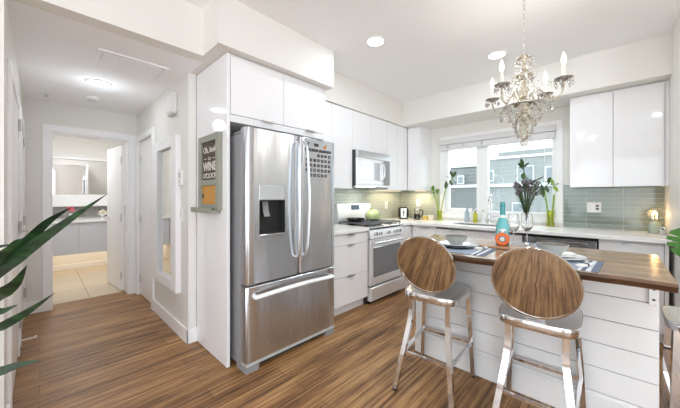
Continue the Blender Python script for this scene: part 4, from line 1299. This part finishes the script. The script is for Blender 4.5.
# ------------------------------------------------------------ island
IX0, IX1, IY0, IY1 = -1.215, 0.176, 2.215, 2.70
isl = thing('kitchen_island', 'white shiplap kitchen island with live edge wood top', 'island', (-0.52, 2.4, 0))
MB().box(IX0 + 0.012, IX1 - 0.012, IY0 + 0.014, IY1, 0.0, 0.904).build('body', 'gap', isl)
sh = MB()
zs = [0.0, 0.187, 0.329, 0.470, 0.611, 0.752, 0.904]
for a, b in zip(zs, zs[1:]):
    sh.box(IX0, IX1, IY0, IY0 + 0.0135, a + 0.0022, b - 0.0022)
    sh.box(IX1 - 0.012, IX1, IY0 + 0.014, IY1, a + 0.0015, b - 0.0015, 0.001)
    sh.box(IX0, IX0 + 0.012, IY0 + 0.014, IY1, a + 0.0015, b - 0.0015, 0.001)
sh.build('shiplap_cladding', 'shiplap', isl)
MB().box(IX0 - 0.004, IX1 + 0.004, IY0 - 0.010, IY0, 0.002, 0.17, 0.003).build('base_board', 'shiplap', isl)
tz0, tz1 = 0.905, 0.945
near = []
n = 44
rnd = random.Random(5)
for i in range(n + 1):
    x = -1.08 + (0.20 + 1.08) * i / n
    near.append((x, 1.815 + 0.014 * math.sin(3.1 * x + 1) + 0.008 * math.sin(11 * x) + 0.004 * rnd.uniform(-1, 1)))
far = [(0.203, 2.66), (-0.5, 2.69), (-1.27, 2.68)]
top = MB()
inn = [(x, y + 0.010) for x, y in near]
nb = len(near)
vs = [(x, y, tz1) for x, y in inn] + [(x, y, tz1 - 0.014) for x, y in near] + [(x, y + 0.012 + 0.008 * rnd.random(), tz0) for x, y in near]
fs = []
for r_ in (0, 1):
    for i in range(nb - 1):
        fs.append((r_ * nb + i, r_ * nb + i + 1, (r_ + 1) * nb + i + 1, (r_ + 1) * nb + i))
top.m(1).add(vs, fs)
fy = 2.675
vs = []
for (x, y), (xb, yb_) in zip(inn, near):
    xf = 0.205 - (0.2 - x) * 1.475 / 1.28
    vs += [(x, y, tz1), (xf, fy, tz1), (xf, fy, tz0), (xb, yb_ + 0.016, tz0)]
fs = []
for i in range(nb - 1):
    o = 4 * i
    fs += [(o, o + 1, o + 5, o + 4), (o + 1, o + 2, o + 6, o + 5), (o + 2, o + 3, o + 7, o + 6)]
top.m(0).add(vs, fs)
for o, i0 in ((0, 0), (4 * (nb - 1), nb - 1)):
    top.m(1).add([vs[o], vs[o + 1], vs[o + 2], vs[o + 3], (near[i0][0], near[i0][1], tz1 - 0.014)], [(0, 1, 2, 3, 4)])
top.build('wood_top', ['slab', 'bark'], isl, smooth=50)
br = MB().box(0.138, 0.174, IY0 - 0.016, IY0 - 0.001, 0.745, 0.904, 0.002).box(0.138, 0.174, 1.93, IY0 - 0.016, 0.892, 0.904, 0.001).build('top_bracket', 'white_plastic', isl)
for z in (0.775, 0.83):
    MB().cyl((0.156, IY0 - 0.018, z), 0.006, 0.003, 10, 'Y').build('screw', 'darkgrey', br)

# things on the island
TT = tz1


def placemat(label, x, y, w, d, rz):
    o = MB().box(-w / 2, w / 2, -d / 2, d / 2, 0, 0.003, 0.001).build('placemat', 'placemat', loc=(0, 0, 0))
    o.location = (x, y, TT)
    o.rotation_euler = (0, 0, rz)
    return tag(o, label, 'placemat')


placemat('blue grey striped placemat under the bowl nearest the fridge', -0.785, 2.03, 0.42, 0.32, R(2))
placemat('blue grey striped placemat at the right place setting', -0.25, 2.02, 0.42, 0.31, R(-3))
placemat('blue grey striped placemat under the wine glasses on the far side', -0.46, 2.54, 0.38, 0.16, R(2))


def dish(name, label, cat, x, y, z, prof, mats, seg=36):
    o = MB().lathe(prof, (x, y, z), seg, cap=False).build(name, mats, loc=(x, y, z))
    return tag(o, label, cat)


PL = lambda r: [(1e-4, 0), (r * 0.6, 0), (r * 0.66, 0.004), (r, 0.014), (r, 0.017), (r * 0.64, 0.008), (1e-4, 0.006)]


def bowl(label, x, y, z, r):
    t = thing('bowl', label, 'bowl', (x, y, z))
    MB().lathe([(1e-4, 0), (r * 0.5, 0), (r * 0.55, 0.008), (r * 0.85, 0.035), (r, 0.062), (r * 0.95, 0.062)], (x, y, z), 36, cap=False).build('body', 'ceramic', t)
    MB().lathe([(r * 0.95, 0.0618), (r * 0.8, 0.035), (r * 0.5, 0.012), (1e-4, 0.010)], (x, y, z), 36, cap=False).build('inside', 'ceramic_in', t)


bx1, by1 = -0.825, 2.09
dish('dinner_plate', 'charcoal dinner plate at the bottom of the left place setting', 'plate', bx1, by1, TT + 0.0035, PL(0.125), 'plate_dark')
dish('salad_plate', 'white salad plate between charcoal plate and left bowl', 'plate', bx1 - 0.01, by1 + 0.005, TT + 0.0125, PL(0.112), 'plate')
bowl('grey ribbed bowl stacked on the plates nearest the fridge', bx1, by1, TT + 0.021, 0.08)
bx2, by2 = -0.262, 2.13
dish('dinner_plate', 'white dinner plate at the bottom of the right place setting', 'plate', bx2 + 0.03, by2, TT + 0.0035, PL(0.128), 'plate')
dish('salad_plate', 'white salad plate under the right bowl', 'plate', bx2 + 0.01, by2 + 0.01, TT + 0.0125, PL(0.105), 'plate')
bowl('grey bowl on white plates behind the second stool', bx2, by2, TT + 0.021, 0.083)
for lb, x, y, rz in (('white napkin rolled in a dark ring on the right placemat', -0.105, 1.965, R(70)), ('white napkin rolled in a dark ring beside the left plates', -0.66, 2.12, R(75))):
    t = thing('napkin', lb, 'napkin', (x, y, TT + 0.003))
    Mx = Matrix.Translation((x, y, TT + 0.0035)) @ Matrix.Rotation(rz, 4, 'Z')
    MB().box(-0.06, 0.06, -0.017, 0.017, 0, 0.014, 0.006, 3, mat=Mx).build('cloth', 'napkin', t)
    mt = Mx @ Matrix.Rotation(PI / 2, 4, 'Y')
    MB().box(-0.005, 0.005, -0.02, 0.02, 0.0, 0.0185, 0.002, mat=Mx).build('ring', 'darkgrey', t)
t = thing('cutting_board', 'acacia cutting board under the teal bottle', 'cutting board', (-0.56, 2.32, TT))
MB().box(-0.70, -0.40, 2.20, 2.44, TT, TT + 0.018, 0.005).build('board', 'board', t)

# bottle with orange coaster leaning on it
bx, by, bz = -0.584, 2.345, TT + 0.0185
t = thing('sparkling_bottle', 'teal sparkling wine bottle with white label on the cutting board', 'bottle', (bx, by, bz))
MB().lathe([(1e-4, 0), (0.04, 0), (0.044, 0.006), (0.044, 0.12), (0.04, 0.15), (0.026, 0.195), (0.0175, 0.225), (0.0165, 0.25)], (bx, by, bz), 30, cap=True).build('body', 'teal_glass', t)
MB().lathe([(0.0185, 0.222), (0.0175, 0.25), (0.0165, 0.275), (0.0185, 0.278), (0.0185, 0.296), (0.012, 0.312), (1e-4, 0.314)], (bx, by, bz), 24, cap=False).build('foil', 'teal_dark', t)
MB().lathe([(0.0265, 0.196), (0.0215, 0.213), (0.0215, 0.2135), (0.0255, 0.196)], (bx, by, bz), 24, cap=False).build('neck_band', 'label', t)
dv = Vector((0 - bx, 0 - by, 0)).normalized()
sd = Vector((-dv.y, dv.x, 0))
lab = MB()
pts = []
for i in range(28):
    a = 2 * PI * i / 28
    u, z = 0.033 * math.cos(a), 0.085 + 0.033 * math.sin(a)
    ang = u / 0.0445
    pts.append(Vector((bx, by, bz + z)) + (dv * math.cos(ang) + sd * math.sin(ang)) * 0.0448)
cen = Vector((bx, by, bz + 0.085)) + dv * 0.0448
lab.add([cen] + pts, [(0, 1 + i, 1 + (i + 1) % 28) for i in range(28)])
lab.build('label_disc', 'label', t)
cn = Vector((bx, by, bz)) + dv * 0.063 + sd * -0.002
tilt = Matrix.Rotation(R(-12), 3, sd)
fm = Matrix((sd, Vector((0, 0, 1)), dv)).transposed()
fm = Matrix.Rotation(R(-10), 3, sd) @ fm
t = thing('round_timer', 'orange rubber ring disc with white dial leaning on the teal bottle', 'disc', tuple(cn))
MB().lathe([(0.024, -0.009), (0.040, -0.009), (0.0455, -0.004), (0.0455, 0.004), (0.040, 0.009), (0.024, 0.009), (0.024, -0.009)], cn + Vector((0, 0, 0.045)), 32, fm, cap=False).build('rim', 'orange', t)
MB().lathe([(1e-4, -0.006), (0.0245, -0.006), (0.0245, 0.006), (1e-4, 0.006)], cn + Vector((0, 0, 0.045)), 28, fm, cap=False).build('dial', 'label', t)
MB().lathe([(0.0145, 0.006), (0.0235, 0.006), (0.0235, 0.0068), (0.0145, 0.0068), (0.0145, 0.006)], cn + Vector((0, 0, 0.045)), 28, fm, cap=False).build('dial_ring', 'darkgrey', t)
for i in range(10):
    a = 2 * PI * i / 10
    MB().ball(cn + Vector((0, 0, 0.045)) + fm @ Vector((0.019 * math.cos(a), 0.019 * math.sin(a), 0.0065)), 0.0028, 6).build('dial_mark', 'label', t)
MB().ball(cn + Vector((0, 0, 0.045)) + fm @ Vector((0, 0, 0.006)), 0.007, 8, 0.5).build('hub', 'grey_plastic', t)

WG = [(1e-4, 0), (0.036, 0), (0.034, 0.003), (0.006, 0.008), (0.004, 0.02), (0.0038, 0.085), (0.012, 0.096), (0.034, 0.125), (0.040, 0.155), (0.037, 0.2), (0.031, 0.235), (0.0295, 0.235), (0.0355, 0.2), (0.0385, 0.155), (0.0325, 0.127), (0.011, 0.099), (1e-4, 0.095)]
for lb, x, y in (('wine glass beside the teal bottle, left of the pair', -0.545, 2.49), ('wine glass in front of the bouquet, right of the pair', -0.478, 2.60)):
    g = thing('wine_glass', lb, 'wine glass', (x, y, TT + 0.003), 'wine glasses on the island')
    MB().lathe(WG, (x, y, TT + 0.0035), 28, cap=False).build('glass_body', 'glass', g)

# ------------------------------------------------------------ bar stools
def make_stool():
    r = thing('bar_stool', 'chrome bar stool with oval mirror steel back, nearest the fridge', 'bar stool', (0, 0, 0), 'chrome bar stools at the island')
    zt = 0.66
    ol = []
    for i in range(40):
        a = 2 * PI * i / 40
        ca, sa = math.cos(a), math.sin(a)
        e = 0.42
        x = (0.188 - 0.010 * (sa < 0) * abs(sa)) * math.copysign(abs(ca) ** e, ca)
        y = 0.045 + 0.212 * math.copysign(abs(sa) ** e, sa)
        ol.append((x, y))
    m = MB()
    cx, cy = 0, 0.05
    rings = [(1.0, zt - 0.044), (1.0, zt - 0.004), (0.985, zt), (0.86, zt), (0.78, zt - 0.006), (0.5, zt - 0.013), (0.2, zt - 0.014)]
    vs = []
    for s_, z in rings:
        vs += [(cx + (x - cx) * s_, cy + (y - cy) * s_, z) for x, y in ol]
    n = 40
    fs = []
    for j in range(len(rings) - 1):
        for i in range(n):
            k = (i + 1) % n
            fs.append((j * n + i, j * n + k, (j + 1) * n + k, (j + 1) * n + i))
    fs.append(tuple(range(n))[::-1])
    fs.append(tuple((len(rings) - 1) * n + i for i in range(n)))
    m.add(vs, fs)
    m.build('seat', 'seat_steel', r)
    m = MB()
    rg = [(1.004, zt - 0.046), (1.012, zt - 0.04), (1.012, zt - 0.006), (1.004, zt - 0.002)]
    vs = []
    for s_, z in rg:
        vs += [(cx + (x - cx) * s_, cy + (y - cy) * s_, z) for x, y in ol]
    m.add(vs, [(j * n + i, j * n + (i + 1) % n, (j + 1) * n + (i + 1) % n, (j + 1) * n + i) for j in range(3) for i in range(n)])
    m.build('seat_rim', 'chrome', r)
    for sx in (-1, 1):
        lg = MB().bar([(sx * 0.158, 0.22, 0.62), (sx * 0.178, 0.232, 0.3), (sx * 0.19, 0.24, 0.012)], 0.028, 0.028, up=(0, 1, 0)).build('leg', 'chrome', r)
        MB().cyl((sx * 0.19, 0.24, 0), 0.015, 0.014, 12).build('foot_glide', 'rubber', lg)
        pts = smoothpath([(sx * 0.128, -0.118, 0.62), (sx * 0.126, -0.12, 0.52), (sx * 0.134, -0.138, 0.42), (sx * 0.155, -0.18, 0.26), (sx * 0.19, -0.24, 0.012)], 5)
        lg = MB().bar(pts, 0.030, 0.030, up=(0, 1, 0)).build('leg', 'chrome', r)
        MB().cyl((sx * 0.19, -0.24, 0), 0.016, 0.014, 12).build('foot_glide', 'rubber', lg)
        MB().bar([(sx * 0.157, -0.183, 0.25), (sx * 0.181, 0.234, 0.25)], 0.018, 0.018).build('stretcher', 'chrome', r)
    MB().bar([(-0.156, -0.183, 0.25), (0.156, -0.183, 0.25)], 0.018, 0.018).build('stretcher', 'chrome', r)
    MB().bar([(-0.181, 0.234, 0.25), (0.181, 0.234, 0.25)], 0.018, 0.018).build('stretcher', 'chrome', r)
    # oval back, leaning away from the seat
    fm = frame_m((0, -0.187, 0.868), (1, 0, 0), (0, -0.25, 1)).to_3x3()
    oc = Vector((0, -0.187, 0.868))
    # local z of the lathe = fm z = points towards -Y (outer face)
    pr = [(1e-4, 0.0125), (0.08, 0.0118), (0.15, 0.0098), (0.188, 0.0075), (0.190, 0.002), (0.188, -0.004), (0.15, 0.002), (1e-4, 0.006)]
    m = MB().lathe(pr, oc, 56, fm, cap=False)
    m.build('backrest', 'mirror_steel', r)
    MB().lathe([(0.186, -0.007), (0.1955, -0.007), (0.198, 0.001), (0.1955, 0.011), (0.1865, 0.011), (0.186, -0.007)], oc, 56, fm, cap=False).build('back_rim', 'chrome', r)
    MB().bar([(0, -0.12, 0.64), (0, -0.142, 0.675), (0, -0.158, 0.75)], 0.09, 0.008, up=(0, 1, 0)).build('back_bracket', 'chrome', r)
    return r


st = make_stool()
s2 = dup(st, (-0.300, 1.932, 0), R(2.5), 'chrome bar stool with oval mirror steel back in front of the right place setting')
s3 = dup(st, (0.465, 2.43, 0), R(90), 'chrome bar stool past the right end of the island, cut off by the photo edge')
st.location = (-0.902, 1.922, 0)
st.rotation_euler = (0, 0, R(5))

# ------------------------------------------------------------ chandelier
CX, CY = -0.44, 2.30
t = thing('chandelier', 'crystal chandelier with four lit candle arms hanging over the island', 'chandelier', (CX, CY, ZC))
MB().lathe([(1e-4, 0), (0.06, 0), (0.055, -0.02), (0.02, -0.035), (1e-4, -0.036)], (CX, CY, ZC), 24, cap=False).build('canopy', 'chrome', t)
chn = MB()
z = ZC - 0.036
i = 0
while z > 2.29:
    ca = Vector((1, 0, 0)) if i % 2 else Vector((0, 1, 0))
    ring = [Vector((CX, CY, z - 0.016)) + ca * 0.007 * math.cos(2 * PI * q / 10) + Vector((0, 0, 0.019)) * math.sin(2 * PI * q / 10) for q in range(11)]
    chn.tube(ring, 0.0022, 6, cap=False)
    z -= 0.031
    i += 1
chn.build('hanging_chain', 'nickel', t)
MB().lathe([(1e-4, 2.30), (0.012, 2.29), (0.035, 2.275), (0.045, 2.262), (0.02, 2.25), (0.012, 2.235), (0.02, 2.21), (0.012, 2.19), (0.035, 2.165), (0.05, 2.15), (0.048, 2.14), (0.02, 2.125), (0.014, 2.1), (0.022, 2.07), (0.03, 2.04), (0.018, 2.0), (0.04, 1.975), (0.07, 1.955), (0.072, 1.94), (0.03, 1.925), (0.02, 1.89), (0.05, 1.86), (0.052, 1.845), (0.02, 1.82), (0.015, 1.77), (0.03, 1.74), (0.028, 1.72), (0.01, 1.705), (1e-4, 1.70)], (CX, CY, 0), 20, cap=False).build('center_column', 'champagne', t)
MB().ball((CX, CY, 1.682), 0.027, 16).build('finial_ball', 'crystal', t)
rt_ = Vector((0.7242, 0.6896, 0))
fw_ = Vector((-0.6896, 0.7242, 0))
drops = 0


def drop(m, p, s_=1.0, faces=6):
    x, y, z = p
    m.lathe([(1e-4, 0), (0.0032 * s_, -0.003 * s_), (1e-4, -0.006 * s_)], (x, y, z), 6, cap=False)
    m.lathe([(1e-4, -0.006 * s_), (0.0055 * s_, -0.018 * s_), (0.0075 * s_, -0.030 * s_), (1e-4, -0.044 * s_)], (x, y, z), faces, cap=False)


def bead(m, p, r):
    m.lathe([(1e-4, -r), (r * 0.8, -r * 0.5), (r, 0), (r * 0.8, r * 0.5), (1e-4, r)], p, 6, cap=False)


for ang, rad, zb in ((24, 0.235, 2.05), (117, 0.235, 2.05), (202, 0.215, 2.05), (305, 0.225, 2.05)):
    dvx = rt_ * math.cos(R(ang)) + fw_ * math.sin(R(ang))
    C0 = Vector((CX, CY, 0))

    def pt(r_, z_):
        return C0 + dvx * r_ + Vector((0, 0, z_))
    arm = MB().tube(smoothpath([pt(0.03, 1.97), pt(0.075, 2.03), pt(0.12, 1.985), pt(0.165, 1.935), pt(0.21, 1.955), pt(rad, 2.01), pt(rad, 2.035)], 6), 0.006, 8).build('arm', 'champagne', t)
    e = pt(rad, 0)
    MB().lathe([(1e-4, 2.03), (0.012, 2.032), (0.035, 2.04), (0.05, 2.052), (0.047, 2.054), (0.03, 2.046), (0.014, 2.046), (0.014, 2.06), (1e-4, 2.06)], (e.x, e.y, 0), 18, cap=False).build('drip_pan', 'smoked', arm)
    MB().cyl((e.x, e.y, 2.058), 0.011, 0.08, 14).build('candle_sleeve', 'candle', arm)
    MB().lathe([(0.007, 2.138), (0.011, 2.148), (0.0135, 2.163), (0.011, 2.183), (0.005, 2.203), (1e-4, 2.218)], (e.x, e.y, 0), 14).build('candle_bulb', 'bulb', arm)
    p = bpy.data.lights.new('candle_light', 'POINT')
    p.energy = 1.7
    p.color = (1, 0.95, 0.88)
    p.shadow_soft_size = 0.02
    po = bpy.data.objects.new('candle_light', p)
    COL.objects.link(po)
    po.location = (e.x, e.y, 2.18) + dvx * 0.0 if False else Vector((e.x, e.y, 2.24))
    for q in range(7):
        a = 2 * PI * q / 7
        m = MB()
        drop(m, (e.x + 0.044 * math.cos(a), e.y + 0.044 * math.sin(a), 2.045), 1.15)
        m.build('crystal_drop', 'crystal' if q % 2 else 'smoked', t)
        drops += 1
    m = MB()
    drop(m, pt(0.165, 1.925), 1.6)
    m.build('crystal_drop', 'smoked', t)
    drops += 1
    # swag of beads from the crown to the pan
    m = MB()
    for q in range(15):
        u = q / 14
        r_ = 0.045 + (rad - 0.06) * u
        zz = 2.26 - 0.2 * u - 0.09 * math.sin(PI * u)
        bead(m, pt(r_, zz), 0.0055)
    for q in range(9):
        u = q / 8
        bead(m, pt(0.05 + (rad - 0.08) * u, 2.14 - 0.09 * u - 0.05 * math.sin(PI * u)), 0.005)
    tag(m.build('bead_swag', 'crystal', t), kind='stuff')
# crown drops and lower cascade
for nn, r_, z_, s_ in ((8, 0.046, 2.258, 1.0), (10, 0.05, 2.142, 1.1)):
    for q in range(nn):
        a = 2 * PI * q / nn
        m = MB()
        drop(m, (CX + r_ * math.cos(a), CY + r_ * math.sin(a), z_), s_)
        m.build('crystal_drop', 'crystal' if q % 4 else 'smoked', t)
        drops += 1
lay = ((14, 0.125, 1.93, 1.3), (12, 0.09, 1.885, 1.4), (10, 0.065, 1.84, 1.3), (8, 0.05, 1.80, 1.3), (6, 0.036, 1.765, 1.2))
for nn, r_, z_, s_ in lay:
    for q in range(nn):
        a = 2 * PI * q / nn + z_ * 9
        m = MB()
        drop(m, (CX + r_ * math.cos(a), CY + r_ * math.sin(a), z_), s_)
        if drops < 99:
            m.build('crystal_drop', 'crystal' if q % 4 else 'smoked', t)
            drops += 1
for nn, r_, z_, zz1 in ((10, 0.13, 1.94, 2.06), (8, 0.085, 1.82, 1.92), (8, 0.07, 2.13, 2.26)):
    m = MB()
    for q in range(nn):
        a = 2 * PI * q / nn
        for w_ in range(7):
            u = w_ / 6
            rr = r_ + (0.035 - r_) * u * 0.6
            bead(m, (CX + rr * math.cos(a), CY + rr * math.sin(a), z_ + (zz1 - z_) * u), 0.0062 if (w_ % 2) else 0.0045)
    tag(m.build('bead_curtain', 'crystal', t), kind='stuff')
MB().lathe([(0.118, 1.93), (0.128, 1.934), (0.128, 1.938), (0.118, 1.938), (0.118, 1.93)], (CX, CY, 0), 28, cap=False).build('crystal_ring', 'nickel', t)

# ------------------------------------------------------------ unseen uplight added to brighten the ceiling, shaped as a torchiere
fx_, fy_ = 0.85, 0.05
t = thing('fill_uplight', 'added unseen uplight in torchiere shape that brightens the ceiling', 'lamp', (fx_, fy_, 0))
MB().lathe([(1e-4, 0), (0.14, 0), (0.14, 0.015), (0.02, 0.03), (1e-4, 0.03)], (fx_, fy_, 0), 28, cap=False).build('base', 'white_plastic', t)
MB().tube([(fx_, fy_, 0.02), (fx_, fy_, 1.72)], 0.012, 12).build('pole', 'white_plastic', t)
MB().lathe([(0.012, 1.70), (0.08, 1.72), (0.2, 1.77), (0.26, 1.83), (0.255, 1.83), (0.195, 1.775), (1e-4, 1.735)], (fx_, fy_, 0), 36, cap=False).build('lamp_shade', 'white_plastic', t)
area('fill_uplight_lamp', (fx_, fy_, 1.80), (R(180), 0, 0), 0.36, 0.36, 36, (0.78, 0.89, 1.0), 'DISK')

# ------------------------------------------------------------ sword leaf plant at the left edge
pb = Vector((-1.80, -0.34, 0))
pt_ = thing('sword_leaf_plant', 'dark green sword leaved plant entering at the left edge of the hall', 'plant', tuple(pb))
MB().lathe([(1e-4, 0), (0.10, 0), (0.115, 0.02), (0.13, 0.5), (0.118, 0.5), (0.112, 0.46), (1e-4, 0.46)], pb, 30, cap=False).build('planter', 'planter', pt_)
MB().cyl(pb + Vector((0, 0, 0.455)), 0.113, 0.02, 24).build('soil', 'soil', pt_)
LEAVES = [([(-1.969, -0.19, 0.871), (-1.794, -0.051, 1.067), (-1.635, 0.072, 1.203), (-1.469, 0.189, 1.324)], 0.07),
 ([(-2.033, -0.196, 0.891), (-1.9, -0.083, 1.043), (-1.781, 0.016, 1.193), (-1.669, 0.095, 1.269)], 0.072),
 ([(-1.937, -0.187, 0.941), (-1.783, -0.11, 1.069), (-1.663, -0.037, 1.157)], 0.075),
 ([(-2.098, -0.203, 1.046), (-2.016, -0.124, 1.083), (-1.973, -0.084, 1.094)], 0.03),
 ([(-1.841, -0.165, 0.836), (-1.7, -0.1, 0.941), (-1.631, -0.062, 0.989), (-1.556, -0.032, 1.06)], 0.085),
 ([(-1.921, -0.173, 0.794), (-1.771, -0.099, 0.852), (-1.686, -0.059, 0.889)], 0.04),
 ([(-1.856, -0.179, 0.743), (-1.706, -0.105, 0.81), (-1.563, -0.025, 0.891), (-1.439, 0.038, 0.969)], 0.05),
 ([(-1.775, -0.172, 0.614), (-1.628, -0.1, 0.669), (-1.495, -0.043, 0.726), (-1.401, 0.005, 0.755)], 0.045),
 ([(-2.098, -0.203, 0.955), (-2.022, -0.131, 1.015), (-1.97, -0.08, 1.101), (-1.937, -0.049, 1.124)], 0.05),
 ([(-2.043, -0.288, 0.878), (-2.1, -0.4, 1.088), (-2.15, -0.46, 1.297)], 0.07),
 ([(-1.93, -0.45, 0.8), (-2.02, -0.6, 0.95), (-2.08, -0.72, 1.05)], 0.07)]
LEAF_WIDTHS = (0.052, 0.055, 0.052, 0.026, 0.062, 0.032, 0.040, 0.036, 0.036, 0.06, 0.06)
for q, (pts, wd) in enumerate(LEAVES):
    P = smoothpath([pb + Vector((0, 0, 0.46))] + [Vector(p) for p in pts], 8)
    tg_ = (P[-1] - P[-12]).normalized()
    sd_ = tg_.cross(P[-8] - Vector((0, 0, 1.31))).normalized()
    sd_ = Matrix.Rotation(R((-12, 14, 8, -20, 16, -10, 12, -6, 18, 10, 5)[q]), 3, tg_) @ sd_
    blade(MB(), P, LEAF_WIDTHS[q], sd_, 0.006, lambda u: max(0.02, min(1, 0.45 + 0.9 * u) * min(1, (2.0 * (1 - u)) ** 0.9)), 0.16).build('leaf', 'snake', pt_)

# ------------------------------------------------------------ monstera at the right edge
mb_ = Vector((0.78, 3.05, 0))
mt_ = thing('monstera_plant', 'bright green split leaf plant at the right edge beside the counter end', 'plant', tuple(mb_))
MB().lathe([(1e-4, 0), (0.12, 0), (0.13, 0.02), (0.16, 0.34), (0.145, 0.34), (0.14, 0.3), (1e-4, 0.3)], mb_, 30, cap=False).build('planter', 'planter', mt_)
MB().cyl(mb_ + Vector((0, 0, 0.295)), 0.14, 0.02, 24).build('soil', 'soil', mt_)


def split_leaf(c, tipdir, nrm, L, Wd):
    td = Vector(tipdir).normalized()
    nm = Vector(nrm)
    nm = (nm - td * nm.dot(td)).normalized()
    sd_ = td.cross(nm)
    m = MB()
    half = [(0.0, 0.0), (0.16, -0.10), (0.36, -0.06), (0.48, 0.08), (0.50, 0.20), (0.24, 0.27), (0.50, 0.30), (0.49, 0.44), (0.22, 0.47), (0.45, 0.54), (0.41, 0.66), (0.18, 0.66), (0.33, 0.76), (0.24, 0.86), (0.08, 0.96), (0.0, 1.02)]
    for s_ in (-1, 1):
        tilt_ = (sd_ * s_ - nm * 0.28).normalized()
        vs_ = [Vector(c) + tilt_ * (x_ * Wd) + td * (y_ * L) - nm * (0.25 * L * max(0, y_ - 0.35) ** 2) for x_, y_ in half]
        n_ = len(vs_)
        th = nm * 0.0012
        m.add([v + th for v in vs_] + [v - th for v in vs_], [tuple(range(n_)), tuple(range(2 * n_ - 1, n_ - 1, -1))] + [(k_, n_ + k_, n_ + (k_ + 1) % n_, (k_ + 1) % n_) for k_ in range(n_)])
    m.tube([Vector(c), Vector(c) + td * L * 0.5, Vector(c) + td * L - nm * 0.1 * L], 0.003, 6)
    return m


for c, td, nm, L, Wd in (((0.40, 2.98, 1.075), (-0.30, -0.30, -0.8), (-0.2, -0.95, 0.25), 0.19, 0.24), ((0.52, 2.98, 1.12), (0.1, -0.5, -0.6), (-0.3, -0.5, 0.8), 0.2, 0.2), ((0.72, 3.0, 1.2), (0.3, -0.6, 0.2), (0, -0.4, 0.9), 0.24, 0.24), ((0.9, 3.05, 1.0), (0.8, -0.2, -0.1), (0.2, 0, 0.9), 0.24, 0.24), ((0.78, 2.9, 0.85), (0.1, -0.9, -0.1), (0, 0, 1), 0.22, 0.22)):
    lf = split_leaf(c, td, nm, L, Wd).build('leaf', 'leaf_deep', mt_, smooth=60)
    MB().tube(bez(mb_ + Vector((0, 0, 0.3)), mb_ + Vector((0, 0, 0.3)) + (Vector(c) - mb_) * Vector((0.2, 0.2, 0.8)), c, 8), 0.006, 7).build('stalk', 'stem_dark', lf)
